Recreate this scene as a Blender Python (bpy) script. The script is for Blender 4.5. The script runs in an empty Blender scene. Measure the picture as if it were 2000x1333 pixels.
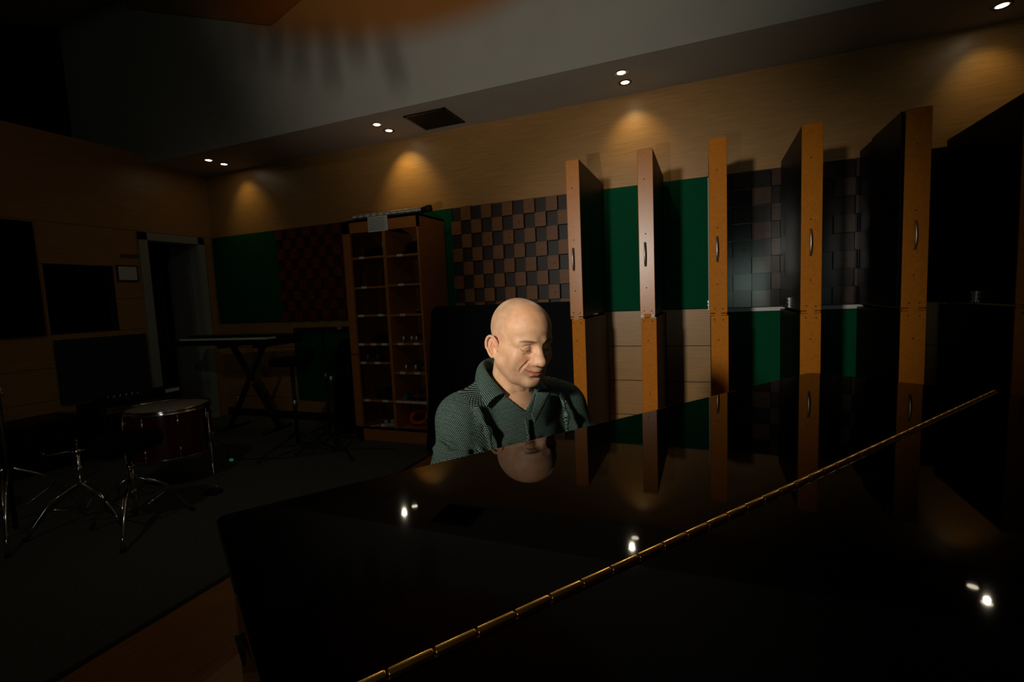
import bpy, math, random
import numpy as np
from mathutils import Vector, Matrix
random.seed(4)
COL = bpy.context.scene.collection
sc = bpy.context.scene
PI = math.pi
# ------------------------------------------------------------------ camera, view, lights
def cam_axes(yaw, pitch, roll):
    f = np.array([-math.sin(yaw)*math.cos(pitch), math.cos(yaw)*math.cos(pitch), -math.sin(pitch)])
    r = np.array([math.cos(yaw), math.sin(yaw), 0.0]); u = np.cross(r, f)
    c, s = math.cos(roll), math.sin(roll)
    return c*r+s*u, -s*r+c*u, f
r_, u_, f_ = cam_axes(math.radians(22.01), math.radians(5.063), math.radians(-2.504))
cd = bpy.data.cameras.new('camera'); cam = bpy.data.objects.new('camera', cd); COL.objects.link(cam)
cd.sensor_width = 36; cd.lens = 945*36/2000; cd.clip_start = 0.02
M = Matrix.Identity(4)
for i in range(3):
    M[i][0] = r_[i]; M[i][1] = u_[i]; M[i][2] = -f_[i]
M[2][3] = 1.30
cam.matrix_world = M
sc.camera = cam
sc.view_settings.view_transform = 'Standard'; sc.view_settings.look = 'None'
sc.view_settings.gamma = 1.0; sc.view_settings.exposure = 0.0; sc.view_settings.use_curve_mapping = False
w = bpy.data.worlds.new('world'); sc.world = w; w.use_nodes = True
w.node_tree.nodes['Background'].inputs[0].default_value = (0.9, 0.85, 0.75, 1)
w.node_tree.nodes['Background'].inputs[1].default_value = 0.0004

def spot(name, loc, target, power, size, blend, color, radius):
    l = bpy.data.lights.new(name, 'SPOT'); l.energy = power; l.spot_size = math.radians(size)
    l.spot_blend = blend; l.color = color; l.shadow_soft_size = radius
    o = bpy.data.objects.new(name, l); COL.objects.link(o); o.location = loc
    o.rotation_euler = (Vector(target)-Vector(loc)).to_track_quat('-Z', 'Y').to_euler()
    return o
KEY = (-1.05, -1.35, 1.90)
spot('key_spotlight', KEY, (-0.40, 3.3, 1.24), 325, 42, 1.0, (1.0, 0.94, 0.83), 0.11)
spot('added_fill_uplight', (-0.60, -1.60, 0.72), (-1.5, 3.57, 4.1), 245, 53, 1.0, (1.0, 0.92, 0.80), 0.008)  # added unseen light to brighten the fascia, passes the amber pane and rods
spot('added_room_fill', (-1.8, -0.5, 3.6), (-3.3, 3.4, 0.7), 24, 72, 1.0, (1.0, 0.88, 0.72), 0.05)  # added spot with no fitting, lifts the dark shelf and drum side
# the recessed pairs in the soffit; each pair is built further down at these spots
LAMPS = [(-4.96, 5), (-2.76, 15), (-0.57, 9), (1.66, 4.5)]
for lx, e in LAMPS:
    spot('wall_washer', (lx, 3.97, 2.90), (lx+0.05, 4.22, 2.40), e*0.62, 84, 1.0, (1.0, 0.74, 0.30), 0.02)
    spot('down_beam', (lx, 3.79, 2.90), (lx*0.3+0.1, 0.9, 1.04), {0: 0.5, 1: 22, 2: 24, 3: 6.0}[LAMPS.index((lx, e))], 34, 1.0, (1.0, 0.85, 0.62), 0.016)

# ------------------------------------------------------------------ materials
def lin(c):
    return tuple(((v/255)/12.92 if v/255 <= 0.04045 else ((v/255+0.055)/1.055)**2.4) for v in c)
MATS = {}
def mat(name, rgb, rough=0.6, metal=0.0, grain=None, bump=0.0, spec=0.5, coat=0.0, var=0.25, nscale=30.0, emit=None):
    """rgb in sRGB 0..255; grain=(sx,sy,sz) stretches the noise."""
    m = bpy.data.materials.new(name); m.use_nodes = True; nt = m.node_tree
    b = nt.nodes['Principled BSDF']; c = lin(rgb)
    b.inputs['Base Color'].default_value = (*c, 1); b.inputs['Roughness'].default_value = rough
    b.inputs['Metallic'].default_value = metal; b.inputs['Specular IOR Level'].default_value = spec
    b.inputs['Coat Weight'].default_value = coat; b.inputs['Coat Roughness'].default_value = 0.30
    if grain:
        tc = nt.nodes.new('ShaderNodeTexCoord'); mp = nt.nodes.new('ShaderNodeMapping')
        mp.inputs['Scale'].default_value = grain
        n = nt.nodes.new('ShaderNodeTexNoise'); n.inputs['Scale'].default_value = nscale
        n.inputs['Detail'].default_value = 6
        nt.links.new(tc.outputs['Object'], mp.inputs['Vector']); nt.links.new(mp.outputs['Vector'], n.inputs['Vector'])
        cr = nt.nodes.new('ShaderNodeValToRGB')
        cr.color_ramp.elements[0].position = 0.3; cr.color_ramp.elements[1].position = 0.7
        cr.color_ramp.elements[0].color = (*[v*(1-var) for v in c], 1)
        cr.color_ramp.elements[1].color = (*[min(1, v*(1+var)) for v in c], 1)
        nt.links.new(n.outputs['Fac'], cr.inputs['Fac']); nt.links.new(cr.outputs['Color'], b.inputs['Base Color'])
        if bump:
            bp = nt.nodes.new('ShaderNodeBump'); bp.inputs['Strength'].default_value = bump; bp.inputs['Distance'].default_value = 0.002
            nt.links.new(n.outputs['Fac'], bp.inputs['Height']); nt.links.new(bp.outputs['Normal'], b.inputs['Normal'])
    if emit:
        b.inputs['Emission Color'].default_value = (*emit[0], 1); b.inputs['Emission Strength'].default_value = emit[1]
    MATS[name] = m
    return m
veneer = mat('maple_veneer', (168, 124, 70), 0.40, grain=(1.2, 1.2, 26), var=0.14, nscale=5, spec=0.5)
groove = mat('groove_dark', (40, 26, 15), 0.8)
plaster = mat('grey_plaster', (172, 168, 158), 0.85, grain=(1, 1, 1), var=0.04, nscale=3)
darkwall = mat('dark_fabric_wall', (22, 30, 27), 0.95)
carpet = mat('charcoal_carpet', (84, 87, 82), 1.0, grain=(1, 1, 1), var=0.5, nscale=160, bump=0.6, spec=0.1)
plank = mat('brown_plank', (158, 104, 48), 0.35, grain=(28, 1.2, 1), var=0.35, nscale=5)
plank2 = mat('pale_plank', (190, 140, 82), 0.35, grain=(28, 1.2, 1), var=0.2, nscale=5)
green = mat('green_felt', (4, 74, 46), 0.95, grain=(1, 1, 1), var=0.2, nscale=140, spec=0.1)
orange = mat('orange_varnish', (176, 104, 20), 0.34, grain=(1, 1, 1), var=0.10, nscale=60, coat=0.18, spec=0.5)
orange_m = mat('orange_matt_varnish', (184, 108, 14), 0.6, grain=(1, 1, 1), var=0.10, nscale=60, spec=0.15)
hole = mat('screw_hole', (35, 20, 10), 0.8)
laminate = mat('dark_brown_laminate', (18, 8, 6), 0.45, spec=0.12)
shelfwood = mat('honey_wood', (170, 104, 44), 0.45, grain=(3, 3, 30), var=0.12, nscale=4)
tan_block = mat('tan_block', (112, 68, 26), 0.5, grain=(1, 1, 12), var=0.2, nscale=8)
dark_block = mat('dark_block', (36, 20, 12), 0.5, grain=(1, 1, 12), var=0.2, nscale=8)
red_block = mat('red_block', (96, 34, 22), 0.6, grain=(1, 1, 8), var=0.25, nscale=8)
red_block2 = mat('deep_red_block', (60, 22, 15), 0.6)
tile_a = mat('umber_tile', (70, 54, 44), 0.16, grain=(1, 1, 12), var=0.2, nscale=8)
tile_b = mat('dark_tile', (34, 28, 25), 0.18)
white = mat('white_paint', (205, 203, 196), 0.6)
greyp = mat('door_grey_paint', (150, 152, 140), 0.6)
doorgrey = mat('door_leaf_paint', (112, 110, 106), 0.6)
black = mat('black_paint', (9, 9, 9), 0.5)
blackfab = mat('black_cloth', (10, 11, 13), 0.95, grain=(1, 1, 1), var=0.4, nscale=120, spec=0.15)
rubber = mat('black_rubber', (14, 14, 14), 0.7)
lacquer = mat('black_lacquer', (4, 3, 3), 0.025, spec=0.09)
ebony = mat('ebony_key', (10, 10, 10), 0.25)
ivory = mat('ivory_key', (225, 220, 205), 0.25)
brass = mat('polished_brass', (250, 196, 96), 0.30, 1.0)
steel = mat('brushed_steel', (205, 202, 192), 0.42, 1.0)
chrome = mat('chrome', (215, 215, 212), 0.12, 1.0)
paper = mat('white_paper', (205, 203, 195), 0.8)
ink = mat('ink_grey', (90, 90, 95), 0.8)
redshell = mat('wine_red_drum_shell', (70, 8, 10), 0.25, coat=0.5)
drumskin = mat('drum_skin', (150, 145, 135), 0.5)
cable_o = mat('orange_cable', (215, 70, 20), 0.5)
glass_b = mat('dark_window_glass', (4, 5, 6), 0.05)
lampem = mat('lamp_glow', (255, 240, 210), 0.5, emit=((1.0, 0.86, 0.62), 14))
teal = mat('teal_plastic', (20, 110, 110), 0.5)
bluebox = mat('blue_grey_case', (36, 48, 62), 0.5)
screenem = mat('green_led', (20, 200, 120), 0.5, emit=((0.05, 0.9, 0.4), 0.08))
# ------------------------------------------------------------------ mesh helpers
class MB:
    def __init__(s): s.v = []; s.f = []; s.m = []; s.sm = []; s.mi = 0
    def add(s, vs, fs, smooth=False):
        b = len(s.v); s.v += [tuple(v) for v in vs]
        for f in fs: s.f.append(tuple(i+b for i in f)); s.m.append(s.mi); s.sm.append(smooth)
        return s
    def box(s, lo, hi, bevel=0.0, T=None):
        x0, y0, z0 = lo; x1, y1, z1 = hi
        if bevel <= 0:
            vs = [(x0,y0,z0),(x1,y0,z0),(x1,y1,z0),(x0,y1,z0),(x0,y0,z1),(x1,y0,z1),(x1,y1,z1),(x0,y1,z1)]
            fs = [(0,3,2,1),(4,5,6,7),(0,1,5,4),(1,2,6,5),(2,3,7,6),(3,0,4,7)]
        else:
            import bmesh
            bm = bmesh.new(); bmesh.ops.create_cube(bm, size=1)
            for v in bm.verts:
                v.co = Vector(((x0+x1)/2+v.co.x*(x1-x0), (y0+y1)/2+v.co.y*(y1-y0), (z0+z1)/2+v.co.z*(z1-z0)))
            bmesh.ops.bevel(bm, geom=bm.edges[:], offset=bevel, segments=2, affect='EDGES', profile=0.5)
            bm.verts.ensure_lookup_table(); vs = [tuple(v.co) for v in bm.verts]; fs = [tuple(v.index for v in f.verts) for f in bm.faces]; bm.free()
        if T is not None: vs = [tuple(T @ Vector(v)) for v in vs]
        s.add(vs, fs); return s
    def tube(s, pts, r, n=10, cap=True):
        pts = [Vector(p) for p in pts]; rs = r if isinstance(r, (list, tuple)) else [r]*len(pts)
        vs = []; fs = []; up = None
        for i, p in enumerate(pts):
            t = (pts[min(i+1, len(pts)-1)]-pts[max(i-1, 0)]).normalized()
            if up is None:
                up = t.orthogonal().normalized()
            up = (up - t*up.dot(t)).normalized(); sd = t.cross(up)
            for k in range(n):
                a = 2*PI*k/n; vs.append(p+(up*math.cos(a)+sd*math.sin(a))*rs[i])
        for i in range(len(pts)-1):
            for k in range(n):
                fs.append((i*n+k, i*n+(k+1) % n, (i+1)*n+(k+1) % n, (i+1)*n+k))
        s.add(vs, fs, True)
        if cap:
            b = len(s.v)-len(vs)
            s.f.append(tuple(b+k for k in reversed(range(n)))); s.m.append(s.mi); s.sm.append(False)
            s.f.append(tuple(b+(len(pts)-1)*n+k for k in range(n))); s.m.append(s.mi); s.sm.append(False)
        return s
    def lathe(s, c, prof, n=32, T=None):
        vs = []; fs = []
        for (r, z) in prof:
            for k in range(n):
                a = 2*PI*k/n; v = Vector((r*math.cos(a), r*math.sin(a), z))
                if T is not None: v = T @ v
                vs.append(v+Vector(c))
        for i in range(len(prof)-1):
            for k in range(n): fs.append((i*n+k, i*n+(k+1) % n, (i+1)*n+(k+1) % n, (i+1)*n+k))
        s.add(vs, fs, True); return s
    def disc(s, c, r, nrm, n=12):
        nrm = Vector(nrm).normalized(); a = nrm.orthogonal().normalized(); b = nrm.cross(a)
        s.add([Vector(c)+(a*math.cos(2*PI*k/n)+b*math.sin(2*PI*k/n))*r for k in range(n)], [tuple(range(n))]); return s
    def prism(s, poly, z0, z1):
        n = len(poly); vs = [(x, y, z0) for x, y in poly]+[(x, y, z1) for x, y in poly]
        fs = [tuple(reversed(range(n))), tuple(range(n, 2*n))]+[(i, (i+1) % n, n+(i+1) % n, n+i) for i in range(n)]
        s.add(vs, fs); return s
    def build(s, name, mats, parent=None, T=None):
        me = bpy.data.meshes.new(name); me.from_pydata(s.v, [], s.f)
        for m in (mats if isinstance(mats, (list, tuple)) else [mats]): me.materials.append(m)
        me.polygons.foreach_set('material_index', s.m); me.polygons.foreach_set('use_smooth', s.sm)
        me.update()
        o = bpy.data.objects.new(name, me); COL.objects.link(o)
        if T is not None: o.matrix_world = T
        if parent: o.parent = parent; o.matrix_parent_inverse = parent.matrix_world.inverted() if False else Matrix.Identity(4)
        return o
def tag(o, label, cat, group=None, kind=None):
    if kind: o['kind'] = kind
    if label: o['label'] = label
    if cat: o['category'] = cat
    if group: o['group'] = group
    return o
def empty(name, loc, label, cat, group=None, rz=0.0):
    o = bpy.data.objects.new(name, None); COL.objects.link(o); o.location = loc; o.rotation_euler = (0, 0, rz)
    o.empty_display_size = 0.1
    return tag(o, label, cat, group)
def struct(o): o['kind'] = 'structure'; return o
def bx(name, lo, hi, m, parent=None, bevel=0.0): return MB().box(lo, hi, bevel).build(name, m, parent)
def tree_copy(o, loc=None, label=None, parent=None):
    c = o.copy(); COL.objects.link(c); c.parent = parent
    for ch in list(o.children): tree_copy(ch, parent=c)
    if loc is not None: c.location = loc
    if label: c['label'] = label
    return c

# ------------------------------------------------------------------ the room
YB, XL, XF, SZ, SY = 4.22, -5.6, -6.9, 2.92, 3.57
ZG = [1.146, 0.845, 0.545, 0.245]
fl = MB().box((-9.5, -4.2, -0.1), (-2.19, 4.3, 0)).build('floor', carpet); struct(fl)
fb = MB().box((-2.19, -4.2, -0.1), (-1.66, 4.3, 0.0))
fb = fb.build('floor_brown_border', plank); fb.name = 'floor'; struct(fb)
fw = MB().box((-1.66, -4.2, -0.1), (4.1, 4.3, 0.0)).build('floor', plank2); struct(fw)
tr = MB().box((-2.205, -4.2, 0), (-2.175, 4.22, 0.006)).build('trim_1', groove); struct(tr)
# back wall: veneer boards with open grooves between them
wb = MB(); wb.mi = 1; wb.box((-9.5, YB+0.006, 0), (4.1, YB+0.12, 5.0)); wb.mi = 0
zz = [0.0]+sorted(ZG)+[1.47, 1.80, 2.185, SZ+0.05]
for i in range(len(zz)-1):
    wb.box((-5.7, YB, zz[i]+0.003), (4.1, YB+0.012, zz[i+1]-(0.003 if i < 3 else 0.0015)))
struct(wb.build('wall_back', [veneer, groove]))
# left wall with door opening and recessed window
DO0, DO1, DOZ = 3.455, 4.03, 2.10
WN = (2.545, 3.115, 1.146, 1.955)
def left_wall():
    m = MB(); T = 0.14
    def seg(y0, y1, z0, z1): m.box((XL-T, y0, z0), (XL, y1, z1))
    edges = [0.0, 0.245, 0.545, 0.845, 1.146, 1.47, 1.80, 2.185, 3.01]
    for i in range(len(edges)-1):
        a, b = edges[i]+0.002, edges[i+1]-0.002
        spans = [(-4.2, YB+0.1)]
        def cut(spans, y0, y1):
            out = []
            for s0, s1 in spans:
                if y1 <= s0 or y0 >= s1: out.append((s0, s1)); continue
                if y0 > s0: out.append((s0, y0))
                if y1 < s1: out.append((y1, s1))
            return out
        if b <= DOZ: spans = cut(spans, DO0, DO1)
        elif a < DOZ:
            for s0, s1 in cut(spans, DO0, DO1): seg(s0, s1, a, DOZ)
            a = DOZ
        if a >= WN[2] and b <= WN[3]: spans = cut(spans, WN[0], WN[1])
        elif a < WN[3] < b and a >= WN[2]:
            for s0, s1 in cut(spans, WN[0], WN[1]): seg(s0, s1, a, WN[3])
            a = WN[3]
            if a < DOZ:
                for s0, s1 in cut([(-4.2, YB+0.1)], DO0, DO1): seg(s0, s1, a, DOZ)
                a = DOZ
        for s0, s1 in spans: seg(s0, s1, a, b)
    m.mi = 1
    for z in edges[1:-1]:
        for y0, y1 in ((-4.2, DO0), (DO1, YB)):
            if WN[2] < z < WN[3]:
                for q0, q1 in ((-4.2, WN[0]), (WN[1], DO0), (DO1, YB)): m.box((XL-0.1, q0, z-0.003), (XL-0.006, q1, z+0.003))
                break
            m.box((XL-0.1, y0, z-0.003), (XL-0.006, y1, z+0.003))
    m.mi = 0; m.box((XF-0.1, -4.2, 2.93), (XL-0.14, SY, 3.01))
    return m.build('wall_left', [veneer, groove])
struct(left_wall())
bx_u = MB().box((XF-0.1, -4.2, 3.01), (XF, SY+0.1, 5.2)).build('wall_left_upper', darkwall); bx_u.name = 'wall_far_left'; struct(bx_u)
# window in the left wall
wf = MB()
wf.box((XL-0.135, WN[0]-0.0, WN[2]), (XL-0.01, WN[0]+0.012, WN[3])); wf.box((XL-0.135, WN[1]-0.012, WN[2]), (XL-0.01, WN[1], WN[3]))
wf.box((XL-0.135, WN[0], WN[2]), (XL-0.01, WN[1], WN[2]+0.012)); wf.box((XL-0.135, WN[0], WN[3]-0.012), (XL-0.01, WN[1], WN[3]))
wfo = wf.build('window_1', groove); struct(wfo)
bx('pane', (XL-0.13, WN[0]+0.012, WN[2]+0.012), (XL-0.122, WN[1]-0.012, WN[3]-0.012), glass_b, wfo)
# corridor behind the door
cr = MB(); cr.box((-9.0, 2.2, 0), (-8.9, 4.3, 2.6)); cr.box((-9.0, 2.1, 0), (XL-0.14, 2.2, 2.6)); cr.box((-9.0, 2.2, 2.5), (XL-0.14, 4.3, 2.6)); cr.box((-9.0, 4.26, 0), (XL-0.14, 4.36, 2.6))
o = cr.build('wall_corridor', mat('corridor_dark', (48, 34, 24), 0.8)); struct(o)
# door 1: grey frame, open leaf with narrow window
df = MB()
for y0, y1 in ((3.375, DO0+0.005), (DO1-0.005, 4.10)): df.box((XL, y0, 0), (XL+0.022, y1, 2.175))
df.box((XL, 3.375, 2.095), (XL+0.022, 4.10, 2.175))
df.box((XL-0.14, DO0, 0), (XL+0.005, DO0+0.012, DOZ)); df.box((XL-0.14, DO1-0.012, 0), (XL+0.005, DO1, DOZ)); df.box((XL-0.14, DO0, DOZ-0.012), (XL+0.005, DO1, DOZ))
dfo = df.build('door_1', greyp); struct(dfo)
lf = MB(); hx, hy = XL-0.145, 4.02; L = 0.60; ang = math.radians(185.0)
Tl = Matrix.Translation((hx, hy, 0)) @ Matrix.Rotation(ang, 4, 'Z')
# leaf local: x 0..L, y thickness 0..0.04 ; window slot
for lo, hi in (((0, 0, 0.01), (0.30, 0.04, DOZ-0.02)), ((0.43, 0, 0.01), (L, 0.04, DOZ-0.02)), ((0.30, 0, 0.01), (0.43, 0.04, 0.98)), ((0.30, 0, 1.80), (0.43, 0.04, DOZ-0.02))): lf.box(lo, hi, T=Tl)
leaf = lf.build('door_leaf', doorgrey, dfo)
leaf['label'] = 'open grey door leaf with a tall narrow window'
MB().box((0.30, 0.012, 0.98), (0.43, 0.028, 1.80), T=Tl).build('pane', glass_b, leaf)
for z in (1.72, 1.05, 0.35): MB().tube([(hx+0.008, hy+0.005, z-0.045), (hx+0.008, hy+0.005, z+0.045)], 0.009).build('hinge', steel, dfo)
MB().tube([Tl @ Vector((0.54, 0.04, 1.0)), Tl @ Vector((0.54, 0.09, 1.0)), Tl @ Vector((0.46, 0.09, 1.0))], 0.009).build('door_handle', steel, leaf)
# soffit, fascia and ceiling
sf = MB().box((XL-1.4, SY, SZ), (4.1, YB+0.1, SZ+0.06)).build('ceiling_soffit', plaster); sf.name = 'ceiling'; struct(sf)
fa = MB().box((XF-0.1, SY, SZ+0.06), (4.1, SY+0.06, 5.3)).build('wall_fascia', plaster); fa.name = 'ceiling'; struct(fa)
ce = MB()
prof = [(SY+0.06, 4.67), (2.0, 3.95), (0.6, 3.9), (-4.3, 3.9)]
vs = [];
for y, z in prof: vs += [(XF-0.1, y, z), (4.1, y, z), (XF-0.1, y, z+0.08), (4.1, y, z+0.08)]
fs = []
for i in range(3): a = 4*i; fs += [(a, a+1, a+5, a+4), (a+2, a+6, a+7, a+3)]
ce.add(vs, fs); struct(ce.build('ceiling', plaster))
struct(MB().box((4.0, -4.3, 0), (4.12, YB+0.1, 5.2)).build('wall_right', veneer))
rw = MB().box((-9.5, -4.3, 0), (4.1, -4.2, 5.2)).build('wall_front', darkwall); struct(rw)
cl = MB()  # wedge shaped ceiling cloud in front of the fascia
P = [(-5.62, 4.51), (-3.69, 3.88), (-3.31, 4.01), (-2.6, 4.72), (-5.5, 4.75)]
cl.add([(x, SY-0.012, z) for x, z in P]+[(x, SY-0.04, z) for x, z in P], [(4, 3, 2, 1, 0), (5, 6, 7, 8, 9)]+[(i, (i+1) % 5, 5+(i+1) % 5, 5+i) for i in range(5)])
tag(cl.build('ceiling_baffle', mat('ochre_board', (150, 118, 66), 0.7)), 'ochre angular board high up above the soffit at the top edge', 'ceiling panel')
bb = MB().box((XL+0.02, YB-0.012, 0), (4.0, YB, 0.09)).build('baseboard_back', black); struct(bb)
bb = MB(); bb.box((XL, -4.2, 0), (XL+0.012, 3.37, 0.09)); struct(bb.build('baseboard_left', black))
# added glowing pane behind the camera, gives the tiles their greenish-white reflections
wr = MB(); wr.box((0.55, -4.2, 1.0), (1.75, -4.19, 1.85))
o = wr.build('added_glow_pane', mat('added_pane_glow', (200, 220, 210), 0.4, emit=((0.75, 1.0, 0.88), 2.6))); struct(o)

# ------------------------------------------------------------------ ceiling fittings
for i, (lx, e) in enumerate(LAMPS):
    place = ['nearest the room corner', 'just left of the vent', 'above the hinged wall panels', 'at the upper right edge'][i]
    for y, nm in ((3.79, 'front'), (3.97, 'rear')):
        t = empty('ceiling_light', (lx, y, SZ), f'recessed soffit downlight, {nm} one of the pair {place}', 'ceiling light', 'recessed downlights in the soffit')
        ring = MB().lathe((0, 0, 0), [(0.040, 0.0), (0.047, -0.004), (0.052, 0.0)], 24).build('trim_ring', steel if nm == 'front' else black, t)
        MB().lathe((0, 0, 0), [(0.0001, -0.0015), (0.024, -0.0015), (0.030, -0.001)], 20).build('bulb', lampem, t)
vt = empty('ceiling_vent', (-2.23, 3.915, SZ), 'black slatted rectangular air vent in the grey soffit', 'air vent')
m = MB(); x0, x1, y0, y1 = -0.205, 0.205, -0.185, 0.185
m.box((x0, y0, -0.012), (x1, y0+0.02, 0)); m.box((x0, y1-0.02, -0.012), (x1, y1, 0)); m.box((x0, y0, -0.012), (x0+0.02, y1, 0)); m.box((x1-0.02, y0, -0.012), (x1, y1, 0))
m.build('frame', black, vt)
m = MB()
for k in range(14): m.box((x0+0.02, y0+0.025+k*0.0235, -0.009), (x1-0.02, y0+0.033+k*0.0235, -0.002))
m.box((x0+0.01, y0+0.01, -0.002), (x1-0.01, y1-0.01, -0.0005))
m.build('grille', black, vt)

# added unseen lamp: amber pane and rods shaped to tint and shadow the fascia
LP_ = Vector((-0.60, -1.60, 0.72))
fp = empty('added_floor_lamp', (LP_.x, LP_.y, 0), 'added unseen floor lamp with amber pane and rods that shape the fascia light', 'lamp')
MB().lathe((0, 0, 0), [(0.001, 0), (0.14, 0), (0.14, 0.02), (0.02, 0.03), (0.014, 0.04)], 24).build('base', black, fp)
MB().tube([(0, 0, 0.03), (0, 0, 0.64)], 0.012, 10).build('pole', black, fp)
MB().lathe((0, 0, 0.64), [(0.001, 0), (0.07, 0.0), (0.10, 0.03), (0.098, 0.03), (0.07, 0.006), (0.001, 0.006)], 24).build('bowl', black, fp)
amber = bpy.data.materials.new('amber_light_filter'); amber.use_nodes = True; nt_ = amber.node_tree; nt_.nodes.clear()
o_ = nt_.nodes.new('ShaderNodeOutputMaterial'); tb_ = nt_.nodes.new('ShaderNodeBsdfTransparent'); gb_ = nt_.nodes.new('ShaderNodeBsdfGlossy'); mb_ = nt_.nodes.new('ShaderNodeMixShader')
tb_.inputs[0].default_value = (0.98, 0.33, 0.015, 1); gb_.inputs['Roughness'].default_value = 0.2; mb_.inputs[0].default_value = 0.04
nt_.links.new(tb_.outputs[0], mb_.inputs[1]); nt_.links.new(gb_.outputs[0], mb_.inputs[2]); nt_.links.new(mb_.outputs[0], o_.inputs[0])
low = [(-4.9, 4.5), (-4.3, 4.15), (-3.85, 3.86), (-3.45, 3.70), (-3.0, 3.60), (-2.6, 3.53), (-2.2, 3.47), (-1.8, 3.46), (-1.5, 3.48), (-1.2, 3.56), (-0.9, 3.72), (-0.6, 3.95)]
m = MB(); vs = [(Vector((x, SY, z))-LP_)*0.058+Vector((0, 0, LP_.z)) for x, z in low]+[(Vector((x*0.95, SY, 5.2))-LP_)*0.058+Vector((0, 0, LP_.z)) for x, z in low]
n_ = len(low); m.add(vs, [(i, i+1, n_+i+1, n_+i) for i in range(n_-1)]); so2 = m.build('added_amber_filter', amber, fp); so2['label'] = 'added amber light filter'
FG = [((-4.16, 3.95), (-4.30, 3.73), 0.7), ((-3.90, 3.89), (-4.02, 3.65), 1.0), ((-3.63, 3.83), (-3.69, 3.55), 1.2), ((-3.35, 3.74), (-3.39, 3.38), 1.0), ((-3.07, 3.69), (-3.03, 3.24), 1.0), ((-2.78, 3.59), (-2.74, 3.37), 0.9), ((-2.47, 3.48), (-2.34, 3.10), 1.0), ((-4.78, 3.78), (-4.91, 3.64), 0.6), ((-5.08, 3.85), (-5.13, 3.73), 0.6), ((-4.48, 3.77), (-4.57, 3.67), 0.6)]
for (xa, za), (xb, zb), wd in FG:
    pa = (Vector((xa, SY, za+0.08))-LP_)*0.064; pb = (Vector((xb, SY, zb-0.05))-LP_)*0.064
    zl = Vector((0, 0, LP_.z)); MB().tube([pa+zl, pa*0.5+pb*0.5+zl, pb+zl], [0.0017*wd, 0.0036*wd, 0.0018*wd], 8).build('added_shadow_rod', black, fp)
# ------------------------------------------------------------------ wall panels
def fabric_panel(x0, x1, z0, z1, label, m=green, y=YB, t=0.035):
    return tag(MB().box((x0, y-t, z0), (x1, y, z1), 0.006).build("fabric_absorber", m), label, 'acoustic panel')
def fabric_left(y0, y1, z0, z1, label, m=green):
    return tag(MB().box((XL, y0, z0), (XL+0.035, y1, z1), 0.006).build("fabric_absorber", m), label, 'acoustic panel')
def diffuser(x0, x1, z0, z1, nx, nz, ms, label, rnd, depth=0.06):
    """skyline diffuser: frame board plus a grid of blocks of different depth"""
    b = MB(); b.mi = 1; b.box((x0, YB-0.012, z0), (x1, YB, z1)); R = random.Random(rnd)
    dx, dz = (x1-x0)/nx, (z1-z0)/nz
    for i in range(nx):
        for k in range(nz):
            hi = (i+k) % 2 == 0
            d = 0.014+depth*(R.uniform(0.8, 1.0) if hi else R.uniform(0.05, 0.3))
            b.mi = 0 if hi else 1
            g = 0.0022
            b.box((x0+i*dx+g, YB-0.012-d, z0+k*dz+g), (x0+(i+1)*dx-g, YB-0.011, z0+(k+1)*dz-g))
            if hi and R.random() < 0.2:
                b.mi = 2; b.disc((x0+(i+0.6)*dx, YB-0.0125-d, z0+(k+0.45)*dz), 0.006, (0, -1, 0), 8)
    o = b.build('acoustic_diffuser', ms+[hole]); return tag(o, label, 'acoustic panel')
ZU0, ZU1 = 1.15, 2.178
fabric_panel(-5.56, -4.51, ZU0, ZU1, 'dark green felt panel on the back wall right of the open door')
diffuser(-4.505, -3.30, ZU0, ZU1, 12, 9, [red_block, red_block2], 'dark red block diffuser on the back wall left of the shelf unit', 3, 0.03)
fabric_panel(-2.62, -2.255, ZU0, ZU1, 'narrow green felt strip between the shelf unit and the checkered diffuser')
diffuser(-2.25, -0.99, ZU0, ZU1, 12, 8, [tan_block, dark_block], 'brown and black checkered block diffuser above the black baffle', 5, 0.045)
fabric_panel(-0.985, -0.43, ZU0, ZU1, 'green felt panel between the first and second hinged wall panels')
fabric_panel(-0.425, 0.035, ZU0, ZU1, 'green felt panel between the second and third hinged wall panels')
diffuser(0.06, 1.12, ZU0, ZU1, 8, 8, [tile_a, tile_b], 'dark glossy block diffuser right of the third hinged wall panel', 9, 0.03)
fabric_panel(1.125, 2.2, ZU0, ZU1, 'black cloth panel at the right behind the last hinged panels', blackfab)
fabric_panel(0.10, 1.12, 0.25, 1.115, 'dark green felt panel low on the wall right of the third hinged panel')
fabric_panel(-4.38, -3.25, 0.24, 1.07, 'dark green felt panel low on the wall behind the keyboard stand')
o = MB().box((0.06, YB-0.05, 1.118), (1.12, YB, 1.146)).build('trim_2', white); struct(o)
fabric_left(1.2, 2.50, 1.146, 2.165, 'large black cloth panel on the left wall at the frame edge', blackfab)
fabric_left(2.55, 3.335, 0.49, 1.095, 'dark green cloth panel low on the left wall beside the door', mat('deep_green_cloth', (10, 42, 34), 0.95))
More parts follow.
